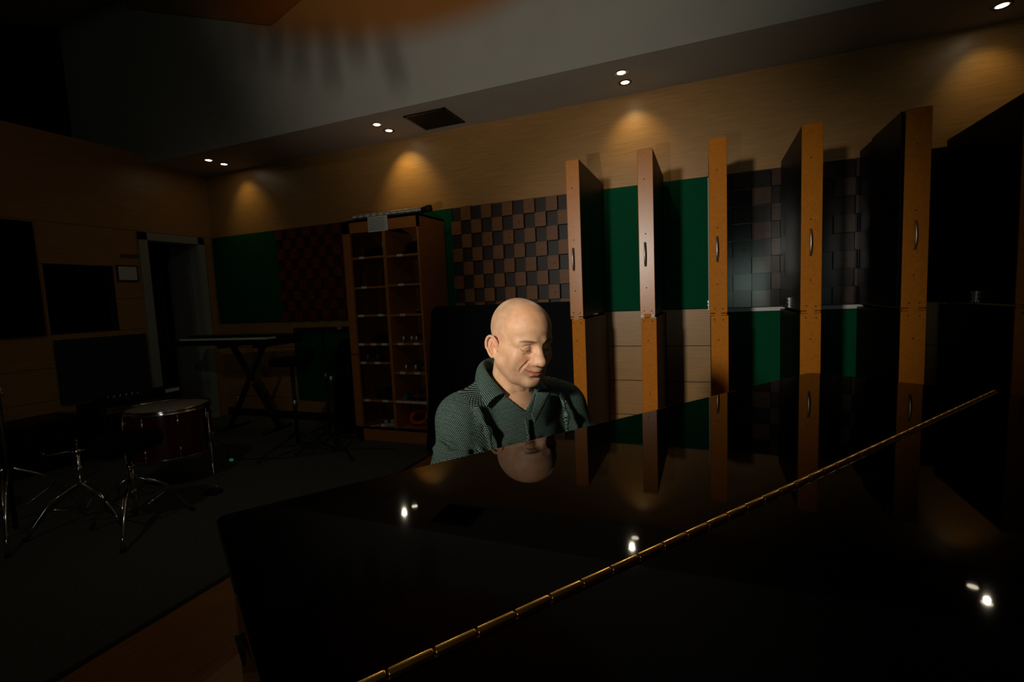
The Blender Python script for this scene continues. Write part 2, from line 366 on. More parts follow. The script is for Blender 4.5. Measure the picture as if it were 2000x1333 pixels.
# small things on the walls
s = empty('wall_sign', (XL, 3.24, 1.73), 'small white framed notice on the left wall beside the door', 'sign')
bx('frame', (0, -0.10, -0.085), (0.012, 0.10, 0.085), groove, s); bx('paper', (0.012, -0.086, -0.068), (0.014, 0.086, 0.07), white, s)
tag(bx('name_plate', (XL, 3.19, 1.895), (XL+0.008, 3.36, 1.93), mat('brown_plate', (90, 70, 55), 0.5)), 'thin brown name plate above the framed notice', 'sign')
o = empty('power_outlet', (-5.37, YB, 0.19), 'white power outlet low on the wall behind the keyboard stand', 'outlet')
bx('plate', (-0.045, -0.010, -0.045), (0.045, 0, 0.045), white, o, 0.003); bx('socket', (-0.02, -0.013, -0.02), (0.02, -0.010, 0.02), greyp, o)

# ------------------------------------------------------------------ hinged acoustic wall panels (six)
HX = [(-0.888, -0.795), (-0.410, -0.312), (0.020, 0.122), (0.518, 0.625), (1.005, 1.120), (1.490, 1.600)]
NTH = ['leftmost hinged wall panel, right behind the pianist, orange edge with steel handle', 'second hinged wall panel from the left, orange edge glowing under the downlight pair',
       'third hinged wall panel from the left, seen exactly edge-on', 'fourth hinged wall panel from the left, between the two dark diffuser gaps',
       'fifth hinged wall panel from the left, with a dark slit along its left side', 'rightmost hinged wall panel, cut by the right edge of the picture']
def curved_handle(parent, x, y, z, h=0.15):
    pts = [(x, y, z-h/2), (x, y-0.018, z-h/2), (x, y-0.030, z-h/4), (x, y-0.034, z), (x, y-0.030, z+h/4), (x, y-0.018, z+h/2), (x, y, z+h/2)]
    MB().tube(pts, 0.0055, 10).build('handle', steel, parent)
for i, (x0, x1) in enumerate(HX):
    t = empty('hinged_wall_panel', (0, 0, 0), NTH[i], 'acoustic panel', 'hinged panels standing out from the back wall')
    YF = 3.31; xm = (x0+x1)/2; dxl = [0.010, 0.006, 0.006, 0, 0, 0][i]
    def leafm(xa, xb, za, zb, screws):
        m = MB(); m.box((xa, YF, za), (xb, YF+0.012, zb), 0.003); m.mi = 1
        m.box((xa+0.001, YF+0.012, za+0.002), (xb-0.001, YB-0.055, zb-0.002))
        m.mi = 2
        for sx, sz in screws: m.disc((sx, YF-0.0006, sz), 0.0042, (0, -1, 0), 8)
        return m
    sc_u = [(xm-0.006, 2.03), (xm-0.004, 1.68), (xm-0.004, 1.33), (xm-0.022, 1.178), (xm+0.025, 1.176)]
    sc_l = [(xm, 0.98), (xm+0.004, 0.62), (xm-0.025, 1.108), (xm+0.028, 1.107)]
    leafm(x0, x1, 1.150, 2.22, sc_u).build('upper_leaf', [orange if i < 2 else orange_m, laminate, hole], t)
    leafm(x0+dxl, x1+dxl, 0.06, 1.134, sc_l).build('lower_leaf', [orange_m, laminate, hole], t)
    curved_handle(t, xm-0.008, YF, 1.548)
    hm = MB(); w = x1-x0
    hm.box((x0+0.30*w, YF-0.001, 1.128), (x0+0.66*w, YF+0.030, 1.158)); hm.box((x0+0.003, YF+0.001, 1.136), (x1-0.003, YF+0.03, 1.146))
    if i == 1: hm.mi = 1; hm.box((x0+0.004, YF-0.001, 1.136), (x0+0.26*w, YF+0.02, 1.152)); hm.box((x1-0.28*w, YF-0.001, 1.136), (x1-0.004, YF+0.02, 1.152)); hm.box((x0+0.002, YF-0.001, 1.130), (x1+0.004, YF+0.02, 1.1335))
    hm.build('hinge', [orange_m if i else orange, white], t)
    if i >= 2:
        lm = MB(); lm.box((x0-0.006, 3.68, 1.156), (x0, 3.76, 1.166)); lm.box((x0-0.008, 3.70, 1.158), (x0, 3.74, 1.215)); lm.box((x0-0.012, 3.69, 1.185), (x0, 3.75, 1.193)); lm.box((x0-0.012, 3.69, 1.207), (x0, 3.75, 1.222))
        lm.build('latch', mat('latch_pale', (200, 205, 195), 0.35, 0.6) if 'latch_pale' not in MATS else MATS['latch_pale'], t)
    if i == 2:
        MB().box((x0-0.007, YF+0.05, 1.17), (x0-0.001, YF+0.06, 2.0)).build('edge_strip', greyp, t)
    if i == 4:
        m = MB(); m.box((x0-0.022, YF-0.002, 1.16), (x0-0.014, YF+0.5, 2.21)); m.build('side_board', MATS['dark_brown_laminate'], t)
        m = MB(); m.box((x0-0.014, YF+0.1, 1.2), (x0, YF+0.12, 2.1)); m.build('spacer', black, t)
    m = MB()
    for z in (1.3, 2.05, 0.3, 0.95): m.tube([(xm, YB-0.048, z-0.03), (xm, YB-0.048, z+0.03)], 0.008)
    m.box((xm-0.02, YB-0.06, 0.1), (xm+0.02, YB-0.034, 2.15))
    m.build('wall_hinge', black, t)

# ------------------------------------------------------------------ shelf unit
SX0, SX1, SYF, SYB, SZT = -3.165, -2.333, 3.70, 4.16, 2.078
sh = empty('shelf_unit', (0, 0, 0), 'tall open honey wood shelf unit with two columns against the back wall', 'shelf')
m = MB(); m.box((SX0, SYF, 0), (SX0+0.085, SYF+0.022, SZT)); m.box((SX0, SYF+0.02, 0), (SX0+0.02, SYB, SZT)); m.box((SX1-0.02, SYF, 0), (SX1, SYB, SZT))
m.box((SX0, SYF, 1.962), (SX1, SYF+0.022, SZT)); m.box((SX0, SYF, SZT-0.02), (SX1, SYB, SZT)); m.box((SX0, SYF, 0), (SX1, SYF+0.022, 0.13)); m.box((SX0+0.02, SYF, 0.11), (SX1-0.02, SYB, 0.13))
m.build('body', shelfwood, sh)
bx('divider', (-2.722, SYF+0.004, 0.13), (-2.690, SYB, 1.962), shelfwood, sh)
bx('back_board', (SX0+0.02, SYB-0.01, 0.1), (SX1-0.02, SYB, SZT-0.02), shelfwood, sh)
LZ = [1.74, 1.466, 1.203, 0.931, 0.755, 0.393]; RZ = [1.734, 1.471, 1.199, 0.933, 0.665, 0.393]
LT = [[-2.97], [-2.965], [-3.02, -2.80], [-3.04, -2.90, -2.78], [-3.03, -2.87], [-3.02, -2.81]]
RT = [[-2.55], [-2.555], [-2.56], [-2.60, -2.43], [-2.60, -2.44], [-2.655, -2.57, -2.485, -2.40]]
for zs_, ts, xa, xb in ((LZ, LT, SX0+0.02, -2.722), (RZ, RT, -2.690, SX1-0.02)):
    for z, tt in zip(zs_, ts):
        s_ = bx('shelf', (xa, SYF+0.012, z-0.018), (xb, SYB-0.01, z), shelfwood, sh)
        for tx in tt:
            wd = 0.039 if len(tt) == 4 else 0.030
            bx('label_tag', (tx-wd, SYF+0.008, z-0.018), (tx+wd, SYF+0.012, z+0.004), paper, s_)
m = MB(); m.box((-2.864, SYF-0.002, 1.955), (-2.648, SYF, 2.092)); m.mi = 1
R = random.Random(2)
for k in range(7):
    z = 2.074-k*0.0165; x = -2.855
    while x < -2.68-0.02*R.random():
        w = R.uniform(0.008, 0.022); m.box((x, SYF-0.0026, z-0.0025), (min(x+w, -2.66), SYF-0.0019, z+0.0025)); x += w+0.004
m.build('paper_notice', [paper, ink], sh)['label'] = 'white printed notice taped to the top rail'
gp = bpy.data.materials.new('thin_glass'); gp.use_nodes = True
nt = gp.node_tree; b = nt.nodes['Principled BSDF']; b.inputs['Transmission Weight'].default_value = 1; b.inputs['Roughness'].default_value = 0.0; b.inputs['IOR'].default_value = 1.1
gpn = bx('sliding_glass', (SX0+0.09, SYF+0.03, 0.14), (-2.73, SYF+0.034, 1.96), gp, sh)
MB().tube([(-2.735, SYF+0.02, 1.80), (-2.735, SYF+0.02, 1.88)], 0.004).build('glass_pull', steel, sh)

def lump(name, c, r, m, label, cat, seed=0, grp=None):
    """a soft, folded lump: a gear bag or cable heap"""
    R = random.Random(seed); b = MB(); n, k = 20, 12; vs = []; ph = [R.uniform(0, 6) for _ in range(6)]
    for j in range(k+1):
        t = j/k*PI/2
        for i in range(n):
            a = 2*PI*i/n; q = 1+0.12*math.sin(3*a+ph[0])+0.08*math.sin(5*a+ph[1]+t*3)+0.05*math.sin(9*a+ph[2]+t*7)
            vs.append((c[0]+r[0]*math.cos(a)*math.cos(t)**0.6*q, c[1]+r[1]*math.sin(a)*math.cos(t)**0.6*q, c[2]+r[2]*math.sin(t)*(1+0.1*math.sin(2*a+ph[3]))))
    fs = [(j*n+i, j*n+(i+1) % n, (j+1)*n+(i+1) % n, (j+1)*n+i) for j in range(k) for i in range(n)]
    fs.append(tuple(reversed(range(n))))
    b.add(vs, fs, True); return tag(b.build(name, m), label, cat, grp)
def headphones(c, label, rz=0.3, sc_=1.0):
    t = empty('headphones', c, label, 'headphones', 'headphones on the shelves', rz)
    m = MB(); m.tube([(0.075*sc_*math.cos(a), 0.0, 0.03+0.05*sc_*math.sin(a)) for a in np.linspace(0, PI, 12)], 0.006, 8); m.build('headband', rubber, t)
    for s in (-1, 1):
        T = Matrix.Rotation(PI/2, 3, 'Y')
        MB().lathe((s*0.066*sc_, 0, 0.036), [(0.001, -0.014), (0.03, -0.014), (0.034, -0.006), (0.034, 0.008), (0.022, 0.014), (0.001, 0.013)], 20, T).build('ear_cup', rubber if sc_ > 0.9 else steel, t)
    return t
def coil(name, c, r, n, th, m, label, cat, seed, parent=None, upright=0.0, tail=None):
    R = random.Random(seed); pts = []
    for i in range(n*20):
        a = 2*PI*i/20; rr = r*(1+0.10*math.sin(a*0.37+seed)); z = th+(i/20)*th*0.8+0.003*math.sin(a*3)
        v = Vector((rr*math.cos(a), rr*0.8*math.sin(a), 0)); v = Matrix.Rotation(upright, 3, 'X') @ v
        pts.append((c[0]+v.x+0.008*math.sin(i*.13), c[1]+v.y, c[2]+v.z+z+(r*math.sin(upright) if upright else 0)))
    if tail: pts += tail
    return tag(MB().tube(pts, th, 6).build(name, m), label, cat)
lump('gear_bag', (-2.93, 3.92, 1.74), (0.15, 0.11, 0.10), blackfab, 'black bag on the top left shelf of the unit', 'bag', 1)
lump('gear_bag', (-2.50, 3.92, 1.734), (0.13, 0.12, 0.12), blackfab, 'black humped bag on the top right shelf of the unit', 'bag', 2)
b_ = empty('water_bottle', (-2.83, 3.86, 1.466), 'slim dark bottle standing on the second left shelf', 'bottle')
MB().lathe((0, 0, 0), [(0.001, 0), (0.026, 0), (0.028, 0.01), (0.028, 0.11), (0.014, 0.14), (0.012, 0.16)], 20).build('body', mat('smoked_plastic', (60, 66, 66), 0.15), b_)
MB().lathe((0, 0, 0), [(0.014, 0.155), (0.014, 0.185), (0.001, 0.186)], 16).build('cap', greyp, b_)
tag(bx('equipment_case', (-2.60, 3.80, 1.471), (-2.38, 4.1, 1.505), bluebox, None, 0.005), 'flat blue-grey case on the second right shelf', 'case')
tag(bx('equipment_case', (-2.47, 3.80, 1.199), (-2.37, 4.0, 1.225), black, None, 0.005), 'small flat black case on the third right shelf', 'case')
tag(bx('equipment_case', (-2.89, 3.80, 1.203), (-2.77, 4.0, 1.215), black, None, 0.003), 'thin black case on the third left shelf', 'case')
lump('cable_heap', (-2.90, 3.88, 0.931), (0.12, 0.10, 0.07), rubber, 'heap of black cable on the fourth left shelf', 'cable', 5)
headphones((-2.57, 3.80, 0.933), 'grey-cupped headphones at the left of the fourth right shelf', 0.2, 0.6)
headphones((-2.44, 3.82, 0.933), 'headphones at the right of the fourth right shelf', 0.9, 0.8)
headphones((-3.00, 3.82, 0.755), 'headphones at the left of the fifth left shelf', 0.5, 0.7)
lump('cable_heap', (-2.83, 3.86, 0.755), (0.09, 0.09, 0.045), rubber, 'low black cable heap on the fifth left shelf', 'cable', 8)
headphones((-2.55, 3.80, 0.665), 'headphones at the left of the fifth right shelf', 0.0, 0.8)
headphones((-2.42, 3.84, 0.665), 'headphones at the right of the fifth right shelf', 0.7, 0.95)
lump('cable_heap', (-2.87, 3.88, 0.393), (0.13, 0.11, 0.085), rubber, 'tall black cable heap on the sixth left shelf', 'cable', 11)
tag(bx('plug_box', (-2.66, 3.78, 0.393), (-2.61, 3.88, 0.435), teal, None, 0.004), 'small teal box on the sixth right shelf', 'box')
for k in range(6):
    t = empty('cable_connector', (-2.585+k*0.036, 3.76+0.02*(k % 2), 0.393), ['leftmost', 'second', 'third', 'fourth', 'fifth', 'rightmost'][k]+' of the black connector plugs standing on the sixth right shelf', 'connector', 'black plugs on the sixth right shelf')
    MB().lathe((0, 0, 0), [(0.001, 0), (0.013, 0), (0.014, 0.05), (0.009, 0.075), (0.001, 0.076)], 14).build('shell', rubber, t)
    MB().lathe((0, 0, 0), [(0.0145, 0.04), (0.0155, 0.043), (0.0145, 0.046)], 14).build('ring', chrome, t)
ps = empty('power_strip', (-2.80, 3.79, 0.13), 'white power strip with plugs on the bottom left of the shelf unit', 'power strip', None, 0.5)
bx('body', (-0.11, -0.025, 0), (0.11, 0.025, 0.03), white, ps, 0.004)
for k in range(3): bx('plug', (-0.08+k*0.06, -0.018, 0.03), (-0.045+k*0.06, 0.018, 0.062), white, ps, 0.004)
MB().tube([(-0.11, 0, 0.015), (-0.16, 0.02, 0.01), (-0.2, 0.0, 0.008), (-0.22, 0.07, 0.008)], 0.004, 6).build('cord', white, ps)
coil('cable_coil', (-2.55, 3.86, 0.13), 0.085, 7, 0.0045, cable_o, 'bright orange coiled cable on the bottom right of the shelf unit', 'cable', 3, None, 0.9)
# on top: ribbed silver tube with dark end
tb = empty('light_tube', (0, 0, 0), 'ribbed silver tube with a dark end lying on top of the shelf unit', 'tube')
m = MB(); pts = []; rs = []
for i in range(160):
    t_ = i/159; pts.append((-3.05+0.72*t_, 3.74+0.03*t_, 2.078+0.034+0.003*t_)); rs.append(0.021+0.0035*math.cos(i*PI/1.6))
m.tube(pts, rs, 14); m.build('tube', mat('satin_silver', (190, 185, 170), 0.35, 0.8), tb)
m = MB(); m.tube([(-2.335, 3.77, 2.110), (-2.31, 3.772, 2.112), (-2.27, 3.775, 2.118), (-2.24, 3.776, 2.118), (-2.235, 3.776, 2.118)], [0.018, 0.026, 0.030, 0.030, 0.012], 12); m.build('end_cap', rubber, tb)
bx('base_rail', (-3.12, 3.715, 2.078), (-2.30, 3.765, 2.086), rubber, tb)

# ------------------------------------------------------------------ black free-standing baffle behind the pianist
bf = empty('studio_baffle', (0, 0, 0), 'large black cloth baffle leaning behind the pianist left of the hinged panels', 'baffle')
Tb = Matrix.Translation((0, 3.46, 0.0)) @ Matrix.Rotation(math.radians(-8.5), 4, 'X')
m = MB(); poly = [(-2.235, 0.02), (-0.93, 0.02), (-0.93, 1.27), (-2.17, 1.27), (-2.215, 1.235)]
m.add([Tb @ Vector((x, 0, z)) for x, z in poly]+[Tb @ Vector((x, 0.08, z)) for x, z in poly], [(0, 1, 2, 3, 4), (9, 8, 7, 6, 5)]+[(i, 5+i, 5+(i+1) % 5, (i+1) % 5) for i in range(5)])
m.build('panel', blackfab, bf)
for x in (-2.1, -1.05): MB().box((x-0.03, -0.02, 0.0), (x+0.03, 0.10, 0.022), T=Tb).build('foot', rubber, bf)
for x, z in ((-2.06, 0.34), (-2.115, 0.06)): MB().box((x-0.025, -0.003, z-0.006), (x+0.02, 0.0, z+0.006), T=Tb @ Matrix.Identity(4)).build('tag', paper, bf)
# ------------------------------------------------------------------ grand piano (local frame: x = v from keyboard edge to tail, y = u across, z up)
Uv = Vector((0.5857, 0.8105, 0)); Vv = Vector((0.8105, -0.5857, 0)); A0 = Vector((-0.589, 0.413, 0))
TP = Matrix.Identity(4)
for i in range(3): TP[i][0] = Vv[i]; TP[i][1] = Uv[i]; TP[i][3] = A0[i]
PW = 1.478
pn = bpy.data.objects.new('grand_piano', None); COL.objects.link(pn); pn.matrix_world = TP
tag(pn, 'glossy black grand piano with closed lid and long brass hinge across the foreground', 'piano')
def lz(v, u): return 1.0370-0.00751*v+0.00771*u
def lid(poly, th, name, mats):
    """closed lid plate with softly rounded edges, lying on its slightly tilted plane"""
    import bmesh
    bm = bmesh.new(); vs = [bm.verts.new((v, u, lz(v, u)-th)) for v, u in poly]
    f = bm.faces.new(vs); r = bmesh.ops.extrude_face_region(bm, geom=[f])
    for e in r['geom']:
        if isinstance(e, bmesh.types.BMVert): e.co.z += th
    bmesh.ops.recalc_face_normals(bm, faces=bm.faces)
    ed = [e for e in bm.edges if abs((e.verts[0].co-e.verts[1].co).normalized().z) < 0.5]
    bmesh.ops.bevel(bm, geom=ed, offset=0.004, segments=3, affect='EDGES', profile=0.5)
    me = bpy.data.meshes.new(name); bm.to_mesh(me); bm.free(); me.materials.append(mats)
    o = bpy.data.objects.new(name, me); COL.objects.link(o); o.parent = pn; return o
HV = 0.392
def rnd_corner(cx, cy, r, a0, a1, n=6): return [(cx+r*math.cos(a), cy+r*math.sin(a)) for a in np.linspace(a0, a1, n)]
fl_ = [(HV-0.0012, 0.064*HV)]+[(HV-0.0012, PW)]+rnd_corner(0.03, PW-0.03, 0.03, PI/2, PI)+rnd_corner(0.012, 0.012, 0.012, PI, 1.5*PI, 4)
lid(fl_[::-1], 0.020, 'lid_flap', lacquer)
bend = [(0.95, 0.061), (1.05, 0.075), (1.15, 0.10), (1.25, 0.15), (1.35, 0.24), (1.46, 0.40), (1.58, 0.56), (1.70, 0.70), (1.80, 0.82), (1.88, 0.96), (1.91, 1.12), (1.90, 1.28), (1.86, 1.40), (1.79, PW-0.02), (1.72, PW)]
lid([(HV+0.0012, 0.064*HV)]+bend+[(HV+0.0012, PW)], 0.020, 'lid', lacquer)
m = MB(); nk = 40; kl = (PW-0.025)/nk
for k in range(nk):
    a, b = 0.025+k*kl+0.0006, 0.025+(k+1)*kl-0.0006; z = 0.0018
    m.tube([(HV, a, lz(HV, a)+z), (HV, a+0.0015, lz(HV, a)+z), (HV, b-0.0015, lz(HV, b)+z), (HV, b, lz(HV, b)+z)], [0.0030, 0.0033, 0.0033, 0.0030], 14)
m.build('brass_hinge', brass, pn)['label'] = 'long brass piano hinge with knuckles'
m = MB()
for s in (-1, 1):
    m.add([(HV+s*0.002, 0.026, lz(HV, 0)+0.0004), (HV+s*0.0048, 0.026, lz(HV, 0)+0.0004), (HV+s*0.0048, PW, lz(HV, PW)+0.0004), (HV+s*0.002, PW, lz(HV, PW)+0.0004)], [(0, 1, 2, 3)] if s > 0 else [(3, 2, 1, 0)])
m.build('hinge_leaf', mat('darkened_brass', (120, 84, 36), 0.35, 1.0), pn)  # leaf colour darkened to mute a second highlight along the hinge
# rim
rim_o = [(0.118, 0.0115)]+[(v-0.012 if v > 1.5 else v, min(max(u+0.014, 0.016), PW-0.014)) for v, u in bend]+[(0.118, PW-0.014)]
def ring_wall(poly, th, z0, z1, closed=False):
    c = Vector((sum(p[0] for p in poly)/len(poly), sum(p[1] for p in poly)/len(poly)))
    m = MB(); n = len(poly); inn = []
    for v, u in poly:
        d = (c-Vector((v, u))); d.normalize(); inn.append((v+d.x*th, u+d.y*th))
    vs = [(p[0], p[1], z0) for p in poly]+[(p[0], p[1], z1) for p in poly]+[(p[0], p[1], z0) for p in inn]+[(p[0], p[1], z1) for p in inn]
    fs = []
    for i in range(n-(0 if closed else 1)):
        j = (i+1) % n; fs += [(i, j, n+j, n+i), (2*n+j, 2*n+i, 3*n+i, 3*n+j), (n+i, n+j, 3*n+j, 3*n+i), (i, 2*n+i, 2*n+j, j)]
    if not closed: fs += [(0, n, 3*n, 2*n), (n-1, 3*n-1, 4*n-1, 2*n-1)]
    m.add(vs, fs); return m
ring_wall(rim_o, 0.04, 0.70, 1.006).build('rim', lacquer, pn)
m = MB(); m.prism([(v, u) for v, u in rim_o], 0.70, 0.715); m.build('bottom_board', black, pn)
m = MB(); U0, U1 = 0.115, PW-0.115
m.box((-0.245, U0, 0.63), (0.16, U1, 0.665)); m.build('keybed', lacquer, pn)
m = MB()
for a, b in ((U0, U0+0.03), (U1-0.03, U1)):
    pts = [(-0.245, 0.665), (0.16, 0.665), (0.16, 1.0), (0.02, 1.0), (-0.03, 0.93), (-0.08, 0.80), (-0.20, 0.765), (-0.245, 0.74)]
    n = len(pts); m = MB(); m.add([(v, a, z) for v, z in pts]+[(v, b, z) for v, z in pts], [tuple(range(n)), tuple(reversed(range(n, 2*n)))]+[(i, n+i, n+(i+1) % n, (i+1) % n) for i in range(n)])
    m.build('arm', lacquer, pn)
m = MB(); m.box((-0.065, U0+0.03, 0.735), (-0.045, U1-0.03, 0.90), 0.004); m.build('fallboard', lacquer, pn)
m = MB(); m.box((0.0, U0+0.03, 0.9), (0.02, U1-0.03, 1.005)); m.build('music_rail', lacquer, pn)
m = MB(); m.box((-0.235, U0+0.03, 0.665), (-0.222, U1-0.03, 0.712), 0.003); m.build('key_slip', lacquer, pn)
kw = 0.0235; y0 = (U0+U1)/2-26*kw
for k in range(52): MB().box((-0.217, y0+k*kw+0.0006, 0.700), (-0.068, y0+(k+1)*kw-0.0006, 0.722), 0.0012).build('white_key', ivory, pn)
bk = [0, 1, 3, 4, 5]
for k in range(51):
    if (k % 7) in (0, 2, 3, 5, 6): MB().box((-0.160, y0+(k+1)*kw-0.0065, 0.718), (-0.068, y0+(k+1)*kw+0.0065, 0.734), 0.002).build('black_key', ebony, pn)
# small black block on the treble side and the legs
W3 = [(0.119, 0.940), (0.222, 1.000), (0.200, 0.955)]; sl_ = lambda v: 0.0098+0.064*(v-0.118)
m = MB(); m.add([(v, sl_(v), z) for v, z in W3]+[(v, sl_(v)-0.003, z) for v, z in W3], [(0, 1, 2), (5, 4, 3), (0, 3, 4, 1), (1, 4, 5, 2), (2, 5, 3, 0)]); m.build('side_block', rubber, pn)
for v, u in ((0.30, 0.16), (0.30, PW-0.16), (1.62, 1.20)):
    lg = MB().lathe((v, u, 0), [(0.028, 0.085), (0.032, 0.10), (0.045, 0.55), (0.05, 0.60), (0.06, 0.62), (0.06, 0.705)], 8).build('leg', lacquer, pn)
    MB().lathe((v, u, 0.0), [(0.002, 0.0), (0.028, 0.004), (0.034, 0.034), (0.028, 0.064), (0.012, 0.085)], 16).build('caster', brass, lg)
m = MB(); m.box((0.10, PW/2-0.03, 0.12), (0.16, PW/2-0.01, 0.70)); m.box((0.10, PW/2+0.01, 0.12), (0.16, PW/2+0.03, 0.70)); m.box((0.06, PW/2-0.10, 0.05), (0.20, PW/2+0.10, 0.12), 0.01); m.build('pedal_lyre', lacquer, pn)
for k in (-1, 0, 1): MB().box((-0.04, PW/2+k*0.06-0.014, 0.065), (0.08, PW/2+k*0.06+0.014, 0.075), 0.004).build('pedal', brass, pn)
# bench
def P2W(v, u, z): return TP @ Vector((v, u, z))
be = bpy.data.objects.new('piano_bench', None); COL.objects.link(be); be.matrix_world = TP
tag(be, 'black padded bench under the pianist at the keyboard side of the piano', 'bench')
MB().box((-0.68, PW/2-0.36, 0.42), (-0.36, PW/2+0.34, 0.475), 0.02).build('seat', blackfab, be)
MB().box((-0.67, PW/2-0.35, 0.36), (-0.37, PW/2+0.33, 0.42)).build('apron', black, be)
for v in (-0.655, -0.385):
    for u in (PW/2-0.335, PW/2+0.315): MB().box((v-0.02, u-0.02, 0), (v+0.02, u+0.02, 0.36)).build('leg', black, be)
# ------------------------------------------------------------------ drums at the left
def tripod(t, h, r, bend=0.55, m_=chrome, foot=True, rot=0.3, rt=0.012):
    """three braced legs from a collar at height h"""
    for k in range(3):
        a = rot+2*PI*k/3; c, s = math.cos(a), math.sin(a)
        lg = MB().tube([(0.02*c, 0.02*s, h), (r*bend*c, r*bend*s, h*0.72), (r*0.86*c, r*0.86*s, h*0.28), (r*c, r*s, 0.018)], [rt*0.7]*4, 8)
        lg.tube([(0.02*c+0.012*s, 0.02*s-0.012*c, h), (r*bend*c+0.012*s, r*bend*s-0.012*c, h*0.72), (r*0.86*c, r*0.86*s, h*0.28)], [rt*0.5]*3, 6)
        lg.tube([(0.02*c, 0.02*s, h*0.36), (r*0.62*c, r*0.62*s, h*0.60)], rt*0.45, 6)
        lo = lg.build('leg', m_, t)
        if foot: MB().tube([(r*0.93*c, r*0.93*s, 0.035), (r*1.03*c, r*1.03*s, 0.012)], [0.011, 0.012], 8).build('rubber_foot', rubber, lo)
def drum(t, R_, h, m_shell, lugs=8, legs=False):
    MB().lathe((0, 0, 0), [(R_, 0.015), (R_, h-0.015)], 48).build('shell', m_shell, t)
    MB().lathe((0, 0, 0), [(0.001, h-0.006), (R_-0.004, h-0.006), (R_+0.002, h-0.014)], 48).build('drumhead', drumskin, t)
    for z in (h, 0.012):
        s = 1 if z > 0.1 else -1
        MB().lathe((0, 0, z), [(R_-0.004, 0.0), (R_-0.001, 0.006*s), (R_+0.004, 0.006*s), (R_+0.006, -0.004*s), (R_+0.005, -0.022*s), (R_+0.013, -0.024*s), (R_+0.013, -0.027*s), (R_+0.002, -0.026*s)], 48).build('hoop', chrome, t)
    for k in range(lugs):
        a = 2*PI*(k+0.5)/lugs; c, s = math.cos(a), math.sin(a)
        m = MB()
        for z0, z1 in ((h-0.03, h-0.10), (0.03, 0.10)):
            m.tube([((R_+0.010)*c, (R_+0.010)*s, z0), ((R_+0.010)*c, (R_+0.010)*s, z1)], 0.003, 6)
            m.tube([((R_+0.008)*c, (R_+0.008)*s, (z0+z1)/2-0.0), ((R_+0.008)*c, (R_+0.008)*s, z1+(0.0 if z0 > 0.1 else 0.0)), ((R_+0.004)*c, (R_+0.004)*s, z1+(-0.02 if z0 > 0.1 else 0.02))], 0.008, 8)
        m.build('lug', chrome, t)
ft = empty('floor_tom', (-3.81, 2.385, 0.21), 'deep wine red floor tom drum with chrome hoops on three legs', 'drum')
drum(ft, 0.27, 0.39, redshell, 8)
for k in range(3):
    a = 0.35+2*PI*k/3; c, s = math.cos(a), math.sin(a); R_ = 0.30
    lg = MB().tube([(R_*c, R_*s, 0.33), (R_*c, R_*s, -0.17), ((R_+0.03)*c, (R_+0.03)*s, -0.20)], 0.006, 8).build('leg', chrome, ft)
    MB().box((R_*c-0.018, R_*s-0.018, 0.10), (R_*c+0.018, R_*s+0.018, 0.16), 0.006).build('leg_bracket', chrome, lg)
    MB().lathe((R_*c, R_*s, 0.17), [(0.007, -0.012), (0.014, -0.008), (0.014, 0.008), (0.007, 0.012)], 10).build('wing_nut', chrome, lg)
th = empty('drum_throne', (-3.20, 1.75, 0), 'round black drum throne on a chrome tripod in front of the floor tom', 'stool')
MB().lathe((0, 0, 0), [(0.001, 0.515), (0.16, 0.515), (0.175, 0.53), (0.175, 0.57), (0.16, 0.592), (0.10, 0.598), (0.001, 0.60)], 40).build('seat', blackfab, th)
MB().tube([(0, 0, 0.10), (0, 0, 0.51)], 0.014, 14).build('post', chrome, th)
MB().tube([(0, 0, 0.20), (0, 0, 0.40)], 0.019, 14).build('outer_tube', chrome, th)
MB().lathe((0, 0, 0.40), [(0.019, -0.015), (0.028, -0.01), (0.028, 0.01), (0.019, 0.015)], 16).build('collar', chrome, th)
MB().lathe((0, 0, 0.245), [(0.019, -0.015), (0.026, -0.01), (0.026, 0.01), (0.019, 0.015)], 16).build('collar', chrome, th)
tripod(th, 0.33, 0.30, rot=-0.75, rt=0.014)
sn = empty('snare_stand', (-3.62, 1.70, 0), 'empty chrome snare stand left of the drum throne', 'stand')
MB().tube([(0, 0, 0.06), (0, 0, 0.47)], 0.011, 12).build('post', chrome, sn)
MB().lathe((0, 0, 0.36), [(0.011, -0.02), (0.022, -0.012), (0.022, 0.012), (0.011, 0.02)], 14).build('collar', chrome, sn)
tripod(sn, 0.27, 0.27, rot=0.2, rt=0.011)
for k in range(3):
    a = 0.6+2*PI*k/3; c, s = math.cos(a), math.sin(a)
    am = MB().tube([(0.01*c, 0.01*s, 0.47), (0.05*c, 0.05*s, 0.485), (0.16*c, 0.16*s, 0.495), (0.175*c, 0.175*s, 0.52)], 0.005, 8).build('basket_arm', chrome, sn)
    MB().tube([(0.16*c, 0.16*s, 0.497), (0.178*c, 0.178*s, 0.505), (0.18*c, 0.18*s, 0.53)], 0.009, 8).build('rubber_tip', rubber, am)
MB().lathe((0, 0, 0.475), [(0.001, -0.015), (0.024, -0.012), (0.026, 0.006), (0.001, 0.012)], 14).build('basket_hub', chrome, sn)
hs = empty('cymbal_stand', (-3.86, 1.47, 0), 'chrome cymbal stand with clutch rod at the left edge of the picture', 'stand')
MB().tube([(0, 0, 0.05), (0, 0, 0.88)], 0.012, 12).build('lower_tube', black, hs)
MB().tube([(0, 0, 0.88), (0, 0, 1.20)], 0.005, 10).build('rod', chrome, hs)
MB().lathe((0, 0, 1.045), [(0.005, -0.02), (0.02, -0.016), (0.024, -0.004), (0.02, 0.004), (0.012, 0.03), (0.008, 0.07), (0.005, 0.08)], 14).build('clutch', chrome, hs)
MB().lathe((0, 0, 0.88), [(0.012, -0.03), (0.024, -0.02), (0.024, 0.02), (0.008, 0.035)], 14).build('collar', steel, hs)
